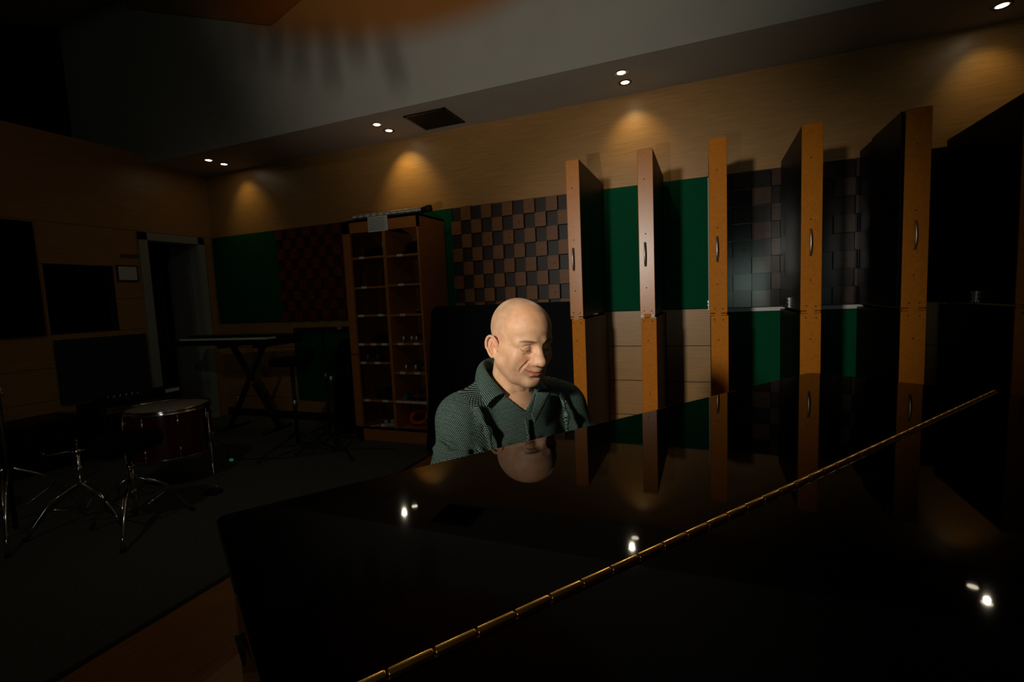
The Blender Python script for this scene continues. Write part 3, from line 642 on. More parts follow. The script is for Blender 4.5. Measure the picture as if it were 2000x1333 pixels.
MB().tube([(0.02, 0.02, 0.87), (-0.1, -0.12, 0.90)], 0.009, 8).build('clamp_arm', steel, hs)
MB().tube([(0.02, 0.02, 0.80), (-0.1, -0.12, 0.90)], 0.004, 8).build('brace', chrome, hs)
tripod(hs, 0.42, 0.34, rot=-0.5, rt=0.013)
bd = empty('bass_drum', (-4.55, 1.30, 0.30), 'dark wine red bass drum cut by the left edge of the picture', 'drum')
Tq = Matrix.Rotation(PI/2, 4, 'Y') @ Matrix.Rotation(0.0, 4, 'X')
MB().lathe((0, 0, 0), [(0.28, -0.2), (0.28, 0.2)], 40, T=Tq.to_3x3()).build('shell', redshell, bd)
for s in (-1, 1):
    MB().lathe((0, 0, 0), [(0.272, s*0.2), (0.272, s*0.235), (0.292, s*0.235), (0.292, s*0.19)], 40, T=Tq.to_3x3()).build('hoop', black, bd)
    MB().lathe((0, 0, 0), [(0.001, s*0.205), (0.275, s*0.205)], 40, T=Tq.to_3x3()).build('drumhead', drumskin, bd)
MB().box((-0.18, -0.26, -0.30), (-0.14, -0.18, -0.2)).build('spur', chrome, bd)
# ------------------------------------------------------------------ gear beside the door
am = empty('guitar_amplifier', (-5.15, 2.95, 0), 'black amplifier cabinet behind the floor tom below the door frame', 'amplifier')
MB().box((-0.22, -0.40, 0), (0.18, 0.22, 0.50), 0.012).build('cabinet', black, am)
MB().box((0.18, -0.37, 0.04), (0.188, 0.19, 0.40)).build('grille_cloth', blackfab, am)
MB().box((0.18, -0.37, 0.42), (0.187, 0.19, 0.48)).build('control_panel', steel, am)
for k in range(7):
    MB().tube([(0.187, -0.32+k*0.075, 0.45), (0.203, -0.32+k*0.075, 0.45)], 0.009, 10).build('knob', rubber, am)
mx = empty('audio_mixer', (-5.02, 2.62, 0.5), 'small black mixer lying on the amplifier cabinet', 'mixer')
MB().box((-0.14, -0.03, 0), (0.14, 0.28, 0.06), 0.01).build('body', black, mx)
for i in range(5):
    for j in range(3): MB().tube([(-0.09+j*0.08, 0.02+i*0.05, 0.06), (-0.09+j*0.08, 0.02+i*0.05, 0.074)], 0.008, 8).build('knob', steel if j else rubber, mx)
tg = empty('label_box', (-4.95, 3.08, 0.50), 'dark box with a white label on the amplifier cabinet', 'box')
MB().box((-0.10, -0.07, 0), (0.10, 0.09, 0.075), 0.004).build('body', black, tg); MB().box((0.10, -0.055, 0.035), (0.102, 0.075, 0.068)).build('label', paper, tg)
tag(MB().box((-5.55, 2.0, 0), (-5.2, 2.50, 0.44), 0.01).build('speaker_cabinet', black), 'black speaker cabinet on the floor against the left wall', 'speaker')
# ------------------------------------------------------------------ stage keyboard on X stand
def slab(parent, name, c, half, m_, rz, bev=0.006, tilt=0.0):
    T = Matrix.Translation(c) @ Matrix.Rotation(rz, 4, 'Z') @ Matrix.Rotation(tilt, 4, 'X')
    return MB().box(tuple(-h for h in half), half, bev, T=T).build(name, m_, parent)
kb = empty('stage_keyboard', (-4.62, 3.66, 0.985), 'long black stage keyboard with white keys on an X stand', 'keyboard', None, math.radians(4))
MB().box((-0.72, -0.15, -0.045), (0.70, 0.16, 0.012), 0.008).build('body', black, kb)
MB().box((-0.72, 0.02, 0.012), (0.70, 0.16, 0.05), 0.008).build('control_panel', black, kb)
for k in range(49): MB().box((-0.64+k*0.0236, -0.145, 0.012), (-0.6175+k*0.0236, 0.0, 0.030)).build('white_key', ivory, kb)
for k in range(48):
    if (k % 7) in (0, 2, 3, 5, 6): MB().box((-0.623+k*0.0236, -0.09, 0.030), (-0.611+k*0.0236, 0.0, 0.040)).build('black_key', ebony, kb)
xs = empty('keyboard_stand', (-4.55, 3.72, 0), 'black folding X stand carrying the stage keyboard', 'stand', None, math.radians(4))
for s in (-1, 1):
    br = MB().tube([(-0.24*s, 0.02*s, 0.90), (0.0, 0.02*s, 0.52), (0.30*s, 0.02*s, 0.03)], 0.017, 10)
    br.tube([(-0.24*s, 0.06*s, 0.90), (0.30*s, 0.06*s, 0.03)], 0.017, 10); br.build('brace', rubber, xs)
    MB().tube([(-0.24*s, -0.15, 0.918), (-0.24*s, 0.16, 0.918)], 0.018, 10).build('top_rail', rubber, xs)
    MB().tube([(0.30*s, -0.2, 0.02), (0.30*s, 0.2, 0.02)], 0.018, 10).build('floor_rail', rubber, xs)
MB().tube([(0, -0.03, 0.52), (0, 0.09, 0.52)], 0.025, 12).build('pivot', steel, xs)
so = empty('keyboard_stool', (-3.42, 3.22, 0), 'round black stool on a central post in front of the keyboard', 'stool')
MB().lathe((0, 0, 0), [(0.001, 0.80), (0.17, 0.80), (0.185, 0.82), (0.18, 0.86), (0.10, 0.868), (0.001, 0.868)], 36).build('seat', blackfab, so)
MB().tube([(0, 0, 0.08), (0, 0, 0.80)], 0.016, 10).build('post', rubber, so)
MB().tube([(0, 0, 0.42), (0, 0, 0.48)], 0.022, 10).build('collar', steel, so)
tripod(so, 0.18, 0.36, bend=0.3, m_=rubber, rot=0.25, rt=0.015)
def stand(name, loc, h, label, rot, top):
    t = empty(name, loc, label, 'stand')
    MB().tube([(0, 0, 0.05), (0, 0, h*0.6)], 0.012, 10).build('lower_tube', rubber, t)
    MB().tube([(0, 0, h*0.6), (0, 0, h)], 0.008, 10).build('upper_tube', rubber, t)
    MB().tube([(0, 0, h*0.6-0.03), (0, 0, h*0.6+0.03)], 0.017, 10).build('collar', steel, t)
    tripod(t, 0.16, 0.34, bend=0.3, m_=rubber, rot=rot, rt=0.014)
    if top == 'tray':
        m = MB(); m.box((-0.20, -0.16, h), (0.24, 0.17, h+0.02), 0.004); m.build('tray', black, t)
        m = MB(); m.box((-0.18, -0.14, h+0.02), (0.22, 0.15, h+0.045), 0.004); m.build('tray_lining', blackfab, t)
    if top == 'clip':
        MB().tube([(0, 0, h), (0.12, -0.05, h+0.02), (0.2, -0.1, h+0.02)], 0.007, 8).build('boom', rubber, t)
        MB().tube([(0.2, -0.1, h+0.02), (0.24, -0.12, h+0.02)], [0.012, 0.02], 12).build('microphone_clip', steel, t)
    return t
stand('tray_stand', (-3.42, 3.62, 0), 1.05, 'black laptop tray stand between the keyboard and the shelf unit', 0.8, 'tray')
st = stand('microphone_stand', (-3.06, 3.30, 0), 1.10, 'black microphone stand just left of the shelf unit', -0.5, 'clip')
bg = empty('gig_bag', (-3.43, 3.95, 0), 'black soft instrument bag standing against the wall left of the shelf unit', 'bag')
m = MB(); vs = []; prf = [(0.0, 0.20, 0.11), (0.10, 0.22, 0.12), (0.35, 0.20, 0.10), (0.60, 0.15, 0.08), (0.85, 0.12, 0.06), (0.96, 0.05, 0.04)]
for z, a, b in prf:
    for k in range(20): q = 2*PI*k/20; vs.append((a*math.cos(q)*(1+0.05*math.sin(3*q+z*9)), b*math.sin(q), z))
m.add(vs, [(j*20+i, j*20+(i+1) % 20, (j+1)*20+(i+1) % 20, (j+1)*20+i) for j in range(5) for i in range(20)]+[tuple(100+k for k in range(20))], True)
m.build('body', blackfab, bg); MB().tube([(0.1, -0.12, 0.5), (0.12, -0.15, 0.55), (0.12, -0.15, 0.66), (0.1, -0.11, 0.7)], 0.008, 8).build('strap', rubber, bg)
tag(MB().box((-3.845, 2.86, 0), (-3.815, 2.88, 0.02), 0.003).build('power_adapter', [screenem]), 'tiny green-lit pedal box on the carpet below the keyboard stand', 'pedal')
tag(MB().tube([(-4.6, 3.3, 0.006), (-4.2, 3.12, 0.006), (-3.85, 2.88, 0.006), (-3.4, 3.05, 0.006), (-2.9, 3.45, 0.006), (-2.6, 3.5, 0.006)], 0.004, 6).build('floor_cable', rubber), 'black cable snaking over the carpet towards the shelf unit', 'cable')
ped = empty('music_pedal', (-3.28, 2.30, 0), 'small foot pedal with a chrome rod on the carpet right of the floor tom', 'pedal')
MB().box((-0.05, -0.04, 0), (0.05, 0.04, 0.03), 0.006).build('base', rubber, ped); MB().tube([(0.04, 0.0, 0.03), (0.04, 0.0, 0.06), (-0.08, -0.03, 0.065)], 0.004, 8).build('rod', chrome, ped)
#PART3
# ------------------------------------------------------------------ the pianist: signed distance shapes turned into smooth meshes
class Field:
    def __init__(s, lo, hi, h):
        s.ax = [np.arange(lo[i], hi[i]+h, h, dtype=np.float32) for i in range(3)]; s.h = h
        s.d = np.full([len(a) for a in s.ax], 0.05, np.float32)
    def sub(s, lo, hi, pad):
        sl = []; g = []
        for i in range(3):
            a = s.ax[i]; i0 = int(np.searchsorted(a, lo[i]-pad)); i1 = int(np.searchsorted(a, hi[i]+pad))
            if i1 <= i0: return None, None
            sl.append(slice(i0, i1)); g.append(a[i0:i1])
        return tuple(sl), (g[0][:, None, None], g[1][None, :, None], g[2][None, None, :])
    def put(s, d, sl, k, sub=False):
        a = s.d[sl]
        if sub:
            d = -d; h = np.maximum(k-np.abs(a-d), 0)/k; s.d[sl] = np.maximum(a, d)+h*h*k*0.25
        else:
            h = np.maximum(k-np.abs(a-d), 0)/k; s.d[sl] = np.minimum(a, d)-h*h*k*0.25
    def ell(s, c, r, k=0.01, rot=None, sub=False):
        R = np.array(r); mx = max(r); lo = np.array(c)-mx; hi = np.array(c)+mx
        sl, g = s.sub(lo, hi, k+3*s.h)
        if sl is None: return
        x, y, z = g[0]-c[0], g[1]-c[1], g[2]-c[2]
        if rot is not None:
            m = np.array(rot).T; x, y, z = (m[0][0]*x+m[0][1]*y+m[0][2]*z, m[1][0]*x+m[1][1]*y+m[1][2]*z, m[2][0]*x+m[2][1]*y+m[2][2]*z)
        k0 = np.sqrt((x/r[0])**2+(y/r[1])**2+(z/r[2])**2)+1e-6
        k1 = np.sqrt((x/r[0]**2)**2+(y/r[1]**2)**2+(z/r[2]**2)**2)+1e-6
        s.put((k0*(k0-1)/k1).astype(np.float32), sl, k, sub)
    def cap(s, a, b, ra, rb=None, k=0.01, sub=False):
        rb = ra if rb is None else rb; a = np.array(a, float); b = np.array(b, float)
        mr = max(ra, rb); sl, g = s.sub(np.minimum(a, b)-mr, np.maximum(a, b)+mr, k+3*s.h)
        if sl is None: return
        ba = b-a; L = ba@ba+1e-12
        x, y, z = g[0]-a[0], g[1]-a[1], g[2]-a[2]
        t = np.clip((x*ba[0]+y*ba[1]+z*ba[2])/L, 0, 1)
        d = np.sqrt((x-t*ba[0])**2+(y-t*ba[1])**2+(z-t*ba[2])**2)-(ra+(rb-ra)*t)
        s.put(d.astype(np.float32), sl, k, sub)
    def surfy(s, x, z, inset=0.0):
        """front surface depth at (x, z), seen from +y"""
        i = int(round((x-s.ax[0][0])/s.h)); k = int(round((z-s.ax[2][0])/s.h)); c = s.d[i, :, k]; j = np.where(c < 0)[0]
        if len(j) == 0: return 0.05
        j = j[-1]; t = c[j]/(c[j]-c[j+1]) if j+1 < len(c) else 0
        return float(s.ax[1][j]+t*s.h-inset)
    def line(s, xz, r, k, inset=0.0, sub=True):
        pts = []
        for a, b in zip(xz[:-1], xz[1:]):
            for q in range(6): t = q/6; pts.append((a[0]*(1-t)+b[0]*t, a[1]*(1-t)+b[1]*t))
        pts.append(xz[-1]); n = len(pts)
        P = [(x, s.surfy(x, z, inset), z) for x, z in pts]
        rs = [r*(0.35+0.65*math.sin(PI*(i+0.5)/n)**0.5) for i in range(n)]
        s.chain(P, rs, k, sub)
    def chain(s, pts, rs, k=0.01, sub=False):
        if not isinstance(rs, (list, tuple)): rs = [rs]*len(pts)
        for i in range(len(pts)-1): s.cap(pts[i], pts[i+1], rs[i], rs[i+1], k, sub)
def nets(F):
    """surface nets: one vertex per crossed cell, quads across crossed grid edges"""
    d = F.d; X, Y, Z = F.ax; n0, n1, n2 = d.shape
    d = d.copy(); d[0], d[-1], d[:, 0], d[:, -1], d[:, :, 0], d[:, :, -1] = [0.01]*6
    s = d < 0; cnt = np.zeros((n0-1, n1-1, n2-1), np.int8)
    for i in (0, 1):
        for j in (0, 1):
            for k in (0, 1): cnt += s[i:n0-1+i, j:n1-1+j, k:n2-1+k]
    act = np.argwhere((cnt > 0) & (cnt < 8)); idx = np.full(cnt.shape, -1, np.int64); idx[tuple(act.T)] = np.arange(len(act))
    cor = np.array([(i, j, k) for i in (0, 1) for j in (0, 1) for k in (0, 1)])
    vals = np.stack([d[act[:, 0]+c[0], act[:, 1]+c[1], act[:, 2]+c[2]] for c in cor], 1)
    P = np.zeros((len(act), 3)); N = np.zeros(len(act))
    for a in range(8):
        for b in range(a+1, 8):
            df = cor[b]-cor[a]
            if np.abs(df).sum() != 1: continue
            va, vb = vals[:, a], vals[:, b]; m = (va < 0) != (vb < 0)
            t = np.where(m, va/np.where(m, va-vb, 1), 0)
            P += m[:, None]*(cor[a][None]+t[:, None]*df[None]); N += m
    P /= N[:, None]; P += act
    V = np.stack([X[0]+P[:, 0]*F.h, Y[0]+P[:, 1]*F.h, Z[0]+P[:, 2]*F.h], 1)
    Q = []
    for axn in range(3):
        o = [(1, 2), (2, 0), (0, 1)][axn]
        A = [slice(None)]*3; B = [slice(None)]*3; A[axn] = slice(0, -1); B[axn] = slice(1, None)
        e = s[tuple(A)] != s[tuple(B)]; w = np.argwhere(e); w = w[(w[:, o[0]] > 0) & (w[:, o[1]] > 0)]
        q = []
        for du, dv in ((0, 0), (1, 0), (1, 1), (0, 1)):
            c = w.copy(); c[:, o[0]] -= du; c[:, o[1]] -= dv
            c = np.minimum(c, np.array(idx.shape)-1); q.append(idx[c[:, 0], c[:, 1], c[:, 2]])
        q = np.stack(q, 1); fl = ~s[tuple(w.T)]
        q[fl] = q[fl][:, ::-1]; Q.append(q[(q >= 0).all(1)])
    return V, np.concatenate(Q)
def np_mesh(name, V, Qs, mats, parent=None, T=None, attrs=None, uv=None):
    me = bpy.data.meshes.new(name); n = len(V); me.vertices.add(n); me.vertices.foreach_set('co', np.asarray(V, np.float32).ravel())
    me.loops.add(len(Qs)*4); me.loops.foreach_set('vertex_index', Qs.ravel().astype(np.int32))
    me.polygons.add(len(Qs)); me.polygons.foreach_set('loop_start', np.arange(len(Qs), dtype=np.int32)*4)
    me.polygons.foreach_set('use_smooth', np.ones(len(Qs), bool)); me.update(calc_edges=True)
    for m in (mats if isinstance(mats, (list, tuple)) else [mats]): me.materials.append(m)
    if attrs:
        for nm, (kind, arr) in attrs.items():
            a = me.attributes.new(nm, kind, 'POINT'); a.data.foreach_set('color' if kind == 'FLOAT_COLOR' else 'vector', np.asarray(arr, np.float32).ravel())
    me.validate(); o = bpy.data.objects.new(name, me); COL.objects.link(o)
    if parent: o.parent = parent
    if T is not None: o.matrix_world = T
    return o
def rotm(rx=0, ry=0, rz=0):
    return np.array((Matrix.Rotation(rz, 3, 'Z') @ Matrix.Rotation(ry, 3, 'Y') @ Matrix.Rotation(rx, 3, 'X')))
# person frame: x = his right, y = forward, z up
TPer = Matrix.Identity(4); OP = (-0.541, 1.269, 0)
for i in range(3): TPer[i][0] = -Uv[i]; TPer[i][1] = Vv[i]; TPer[i][3] = OP[i]
HP = {'c': (-0.002, 0.092, 1.188), 'pitch': -13, 'yaw': 0, 'roll': 0, 's': 0.95}
def build_head():
    F = Field((-0.105, -0.125, -0.215), (0.105, 0.135, 0.125), 0.0014)
    E, Cp, Ch = F.ell, F.cap, F.chain
    E((0, -0.014, 0.030), (0.0755, 0.097, 0.085), 0.01)
    E((0, 0.030, 0.040), (0.060, 0.058, 0.060), 0.03)
    E((0, 0.028, -0.020), (0.062, 0.060, 0.066), 0.02)
    E((0, 0.026, -0.066), (0.052, 0.052, 0.042), 0.02)
    for s in (-1, 1):
        Ch([(s*0.062, -0.008, -0.020), (s*0.056, 0.002, -0.058), (s*0.036, 0.040, -0.090), (s*0.012, 0.068, -0.100)], [0.013, 0.016, 0.018, 0.016], 0.022)
        E((s*0.041, 0.055, -0.033), (0.024, 0.023, 0.021), 0.018)
        E((s*0.049, 0.018, -0.048), (0.017, 0.036, 0.036), 0.03)
        E((s*0.030, 0.066, -0.052), (0.016, 0.018, 0.018), 0.014)
        Cp((s*0.050, 0.062, 0.012), (s*0.014, 0.083, 0.019), 0.008, 0.009, 0.016)
        Cp((s*0.066, 0.012, -0.018), (s*0.050, 0.055, -0.020), 0.008, 0.010, 0.014)
    E((0, 0.064, -0.098), (0.022, 0.020, 0.017), 0.016)
    E((0, 0.068, -0.064), (0.030, 0.026, 0.022), 0.016)
    E((0, 0.022, -0.098), (0.036, 0.042, 0.020), 0.022)          # soft under-chin
    for s in (-1, 1):                                               # eye sockets
        E((s*0.031, 0.097, 0.001), (0.018, 0.015, 0.011), 0.014, sub=True)
    for s in (-1, 1):
        E((s*0.0320, 0.0690, -0.0010), (0.0170, 0.0145, 0.0130), 0.007)
    # nose
    Cp((0, 0.083, 0.010), (0, 0.105, -0.030), 0.0088, 0.0110, 0.012)
    for s in (-1, 1): E((s*0.0105, 0.0925, -0.0270), (0.0085, 0.0110, 0.0105), 0.010)
    E((0, 0.1080, -0.036), (0.0125, 0.0110, 0.0110), 0.008)
    for s in (-1, 1):
        E((s*0.0145, 0.0960, -0.0385), (0.0072, 0.0115, 0.0085), 0.008)
        Cp((s*0.0060, 0.103, -0.049), (s*0.0068, 0.096, -0.047), 0.0032, 0.0030, 0.002, sub=True)
    # lips, slight closed smile
    Ch([(-0.033, 0.074, -0.0600), (-0.022, 0.0835, -0.0635), (-0.010, 0.0900, -0.0645), (-0.003, 0.0925, -0.0635), (0.003, 0.0925, -0.0635), (0.010, 0.0900, -0.0645), (0.022, 0.0835, -0.0635), (0.033, 0.074, -0.0600)], [0.0020, 0.0034, 0.0040, 0.0040, 0.0040, 0.0040, 0.0034, 0.0020], 0.008)
    Ch([(-0.026, 0.0765, -0.0680), (-0.013, 0.0860, -0.0735), (0, 0.0890, -0.0745), (0.013, 0.0860, -0.0735), (0.026, 0.0765, -0.0680)], [0.0026, 0.0050, 0.0054, 0.0050, 0.0026], 0.008)
    E((0, 0.090, -0.0850), (0.018, 0.008, 0.0040), 0.008, sub=True)
    F.line([(-0.0380, -0.0580), (-0.0300, -0.0628), (-0.016, -0.0672), (0.0, -0.0685), (0.016, -0.0672), (0.0300, -0.0628), (0.0380, -0.0580)], 0.0023, 0.0012, 0.0016)
    for s in (-1, 1):
        F.line([(s*0.0270, -0.0350), (s*0.0330, -0.0405), (s*0.0410, -0.0490), (s*0.0445, -0.0590), (s*0.0430, -0.0680)], 0.0024, 0.0035, -0.0003)
        E((s*0.0200, 0.0930, 0.0030), (0.0065, 0.0080, 0.0085), 0.010, sub=True)   # smile fold
        F.line([(s*0.0185, -0.0050), (s*0.0250, -0.0077), (s*0.0340, -0.0086), (s*0.0430, -0.0068), (s*0.0500, -0.0025)], 0.0013, 0.0015, 0.0)      # closed lids
        F.line([(s*0.0185, 0.0050), (s*0.0270, 0.0088), (s*0.0380, 0.0082), (s*0.0480, 0.0030)], 0.0012, 0.003, -0.0004)
        F.line([(s*0.0190, -0.0135), (s*0.0290, -0.0185), (s*0.0400, -0.0165)], 0.0013, 0.005, -0.0006)
    # ears
    for s in (-1, 1):
        R = rotm(0.34, 0, s*0.46)
        c = np.array((s*0.0800, -0.014, -0.022))
        E(tuple(c+np.array((s*0.0015, -0.001, 0.0))), (0.0036, 0.0165, 0.0300), 0.004, rot=R)
        rim = []
        for a in np.linspace(-0.35*PI, 1.12*PI, 30):
            ry = 0.0195 if math.sin(a) > 0 else 0.0165
            p = np.array((s*0.0065, -ry*math.cos(a+PI)*-1 if False else ry*math.cos(a), 0.004+0.0310*math.sin(a)))
            p[1] *= -1
            rim.append(tuple(c+R@p))
        Ch(rim, [0.0038]*30, 0.0015)
        lob = c+R@np.array((s*0.002, 0.006, -0.027)); E(tuple(lob), (0.0055, 0.0095, 0.0100), 0.005, rot=R)
        con = c+R@np.array((s*0.0085, 0.004, -0.003)); E(tuple(con), (0.0080, 0.0085, 0.0125), 0.003, rot=R, sub=True)
        ah = c+R@np.array((s*0.0030, -0.006, 0.000)); Ch([tuple(ah+R@np.array((s*0.002, 0.006, 0.018))), tuple(ah+R@np.array((s*0.003, -0.003, 0.006))), tuple(ah+R@np.array((s*0.002, 0.001, -0.012)))], 0.0026, 0.003)
        
        trg = c+R@np.array((s*0.0035, 0.0150, -0.005)); E(tuple(trg), (0.0040, 0.0045, 0.0065), 0.003, rot=R)
    # neck, running down and back in head space
    Cp((0, -0.028, -0.040), (0, -0.038, -0.215), 0.055, 0.060, 0.018)
    for s in (-1, 1): Cp((s*0.048, -0.030, -0.045), (s*0.020, 0.022, -0.205), 0.011, 0.012, 0.014)
    V, Q = nets(F); return V, Q, F
hV, hQ, HF = build_head()
hr = rotm(math.radians(HP['pitch']), math.radians(HP['roll']), math.radians(HP['yaw'])) if False else np.array(Matrix.Rotation(math.radians(HP['yaw']), 3, 'Z') @ Matrix.Rotation(math.radians(HP['roll']), 3, 'Y') @ Matrix.Rotation(math.radians(HP['pitch']), 3, 'X'))
def H2P(v): return (np.atleast_2d(v)*HP['s'])@hr.T+np.array(HP['c'])
def skin_color(V):
    """complexion in head space: lips, painted mouth-seam shade, flush, shaved stubble, brows"""
    n = len(V); base = np.tile(np.array(lin((224, 176, 138))), (n, 1))
    def mix(c, w): 
        nonlocal base; w = np.clip(w, 0, 1)[:, None]; base = base*(1-w)+np.array(lin(c))[None]*w
    x, y, z = V.T
    def g(c, r): return np.exp(-(((x-c[0])/r[0])**2+((y-c[1])/r[1])**2+((z-c[2])/r[2])**2))
    for s in (-1, 1): mix((216, 140, 108), 0.45*g((s*0.04, 0.07, -0.035), (0.02, 0.03, 0.018)))
    mix((226, 154, 104), 0.5*g((-0.01, 0.055, 0.085), (0.06, 0.06, 0.045)))
    mix((214, 134, 104), 0.5*g((0, 0.112, -0.036), (0.016, 0.016, 0.012)))
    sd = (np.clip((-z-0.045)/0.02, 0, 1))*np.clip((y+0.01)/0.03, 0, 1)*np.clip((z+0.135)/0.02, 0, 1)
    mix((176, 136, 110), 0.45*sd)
    shv = np.clip((z-0.0)/0.03, 0, 1)*np.clip((0.03-y)/0.04, 0, 1)
    mix((186, 156, 130), 0.55*shv)
    lipw = np.clip(1.5-np.abs(z+0.0695-0.28*np.maximum(np.abs(x)-0.008, 0))/(0.0070*(1-np.clip(np.abs(x)/0.040, 0, 1)**2)+0.0008), 0, 1)*np.clip((0.036-np.abs(x))/0.005, 0, 1)*(y > 0.06)
    mix((190, 98, 84), 0.75*lipw)
    mix((128, 60, 50), 0.8*np.clip(1.3-np.abs(z+0.0685-0.28*np.maximum(np.abs(x)-0.010, 0))/0.0013, 0, 1)*np.clip((0.038-np.abs(x))/0.005, 0, 1)*(y > 0.06))  # darker inner lip plus shadow painted along the mouth seam
    for s in (-1, 1):
        bz = 0.0190-0.30*np.maximum(np.abs(x)-0.040, 0)+0.06*(np.abs(x)-0.02)
        bw = np.clip(1.3-np.abs(z-bz)/0.0042, 0, 1)*np.clip((np.abs(x)-0.011)/0.005, 0, 1)*np.clip((0.053-np.abs(x))/0.012, 0, 1)*(y > 0.05)*(x*s > 0)
        mix((104, 76, 58), 0.62*bw)
        ew = g((s*0.0315, 0.088, -0.012), (0.016, 0.02, 0.006)); mix((196, 134, 110), 0.4*ew)
        mix((222, 150, 126), 0.6*g((s*0.082, -0.012, -0.008), (0.010, 0.02, 0.03)))
    return np.concatenate([base, np.ones((n, 1))], 1)
skin = bpy.data.materials.new('skin'); skin.use_nodes = True; nt = skin.node_tree; b = nt.nodes['Principled BSDF']
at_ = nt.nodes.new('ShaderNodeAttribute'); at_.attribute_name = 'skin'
nz = nt.nodes.new('ShaderNodeTexNoise'); nz.inputs['Scale'].default_value = 180; nz.inputs['Detail'].default_value = 5
nz2 = nt.nodes.new('ShaderNodeTexNoise'); nz2.inputs['Scale'].default_value = 45; nz2.inputs['Detail'].default_value = 4
tcn = nt.nodes.new('ShaderNodeTexCoord')
for n_ in (nz, nz2): nt.links.new(tcn.outputs['Object'], n_.inputs['Vector'])
mxn = nt.nodes.new('ShaderNodeMix'); mxn.data_type = 'RGBA'; mxn.blend_type = 'MULTIPLY'; mxn.inputs['Factor'].default_value = 1.0
rp = nt.nodes.new('ShaderNodeValToRGB'); rp.color_ramp.elements[0].position = 0.3; rp.color_ramp.elements[0].color = (0.86, 0.78, 0.74, 1); rp.color_ramp.elements[1].position = 0.7; rp.color_ramp.elements[1].color = (1.06, 1.06, 1.06, 1)
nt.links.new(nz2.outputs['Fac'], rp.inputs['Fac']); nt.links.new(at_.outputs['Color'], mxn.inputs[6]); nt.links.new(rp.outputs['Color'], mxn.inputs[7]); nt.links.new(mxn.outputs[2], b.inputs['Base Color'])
bp = nt.nodes.new('ShaderNodeBump'); bp.inputs['Strength'].default_value = 0.12; bp.inputs['Distance'].default_value = 0.0008
nt.links.new(nz.outputs['Fac'], bp.inputs['Height']); nt.links.new(bp.outputs['Normal'], b.inputs['Normal'])
b.inputs['Roughness'].default_value = 0.52; b.inputs['Subsurface Weight'].default_value = 0.12; b.inputs['Subsurface Radius'].default_value = (1.0, 0.35, 0.2); b.inputs['Subsurface Scale'].default_value = 0.006
b.inputs['Specular IOR Level'].default_value = 0.5
# arms and hands
SH = {1: [(0.148, 0.020, 0.968), (0.218, 0.060, 0.735), (0.185, 0.250, 0.754)], -1: [(-0.202, 0.020, 0.955), (-0.255, 0.060, 0.735), (-0.205, 0.250, 0.754)]}
def build_core():
    F = Field((-0.34, -0.26, 0.02), (0.34, 0.60, 1.10), 0.007)
    E, Cp, Ch = F.ell, F.cap, F.chain
    E((0, -0.05, 0.56), (0.150, 0.115, 0.10), 0.03); E((0, -0.035, 0.72), (0.135, 0.10, 0.13), 0.06); E((0, 0.0, 0.90), (0.155, 0.095, 0.12), 0.06)
    Cp((-0.13, 0.01, 0.985), (0.13, 0.01, 0.985), 0.045, 0.045, 0.04); Cp((0, 0.01, 0.95), (0, 0.03, 1.08), 0.056, 0.046, 0.03); E((0, 0.034, 0.985), (0.085, 0.057, 0.080), 0.03)
    for s in (-1, 1):
        a, e, w_ = SH[s]; Ch([a, e], [0.046, 0.036], 0.03); Ch([e, w_], [0.036, 0.025], 0.02)
        Ch([(s*0.09, -0.04, 0.545), (s*0.13, 0.36, 0.525), (s*0.12, 0.36, 0.10)], [0.072, 0.052, 0.038], 0.04)
        Ch([(s*0.12, 0.36, 0.07), (s*0.125, 0.50, 0.045)], [0.03, 0.024], 0.02)
    return nets(F)
def build_hand(s):
    w_ = np.array(SH[s][2]); F = Field(tuple(w_+np.array((-0.07, -0.05, -0.07))), tuple(w_+np.array((0.07, 0.19, 0.05))), 0.0024)
    E, Cp, Ch = F.ell, F.cap, F.chain
    P = lambda x, y, z: tuple(w_+np.array((s*x, y, z)))
    Cp(P(0, -0.05, 0.001), P(0, 0.015, 0.0), 0.026, 0.024, 0.01)
    E(P(0, 0.055, 0.0), (0.040, 0.048, 0.0150), 0.018)
    E(P(-0.020, 0.040, -0.006), (0.018, 0.030, 0.015), 0.012)
    for x, L in ((-0.027, 0.040), (-0.009, 0.044), (0.0095, 0.042), (0.027, 0.033)):
        k = x*0.25
        Ch([P(x*0.9, 0.075, 0.001), P(x+k, 0.092, 0.006), P(x+k*1.6, 0.092+L*0.75, -0.001), P(x+k*1.7, 0.092+L*1.15, -0.018), P(x+k*1.7, 0.092+L*1.22, -0.034)], [0.0105, 0.0098, 0.0088, 0.0080, 0.0068], 0.004)
    Ch([P(-0.022, 0.022, -0.006), P(-0.048, 0.052, -0.014), P(-0.055, 0.082, -0.022), P(-0.050, 0.106, -0.030)], [0.0135, 0.0115, 0.0100, 0.0080], 0.007)
    return nets(F)
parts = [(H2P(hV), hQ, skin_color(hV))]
cV, cQ = build_core(); flat = lambda V: np.concatenate([np.tile(np.array(lin((224, 176, 138))), (len(V), 1)), np.ones((len(V), 1))], 1)
parts.append((cV, cQ, flat(cV)))
for s in (-1, 1):
    V, Q = build_hand(s); parts.append((V, Q, flat(V)))
off = 0; VV = []; QQ = []; CC = []
for V, Q, c in parts: VV.append(V); QQ.append(Q+off); CC.append(c); off += len(V)
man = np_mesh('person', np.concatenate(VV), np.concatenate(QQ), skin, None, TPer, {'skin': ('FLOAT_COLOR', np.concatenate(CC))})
tag(man, 'bald smiling man in a dark green patterned shirt seated at the piano, looking down', 'person')
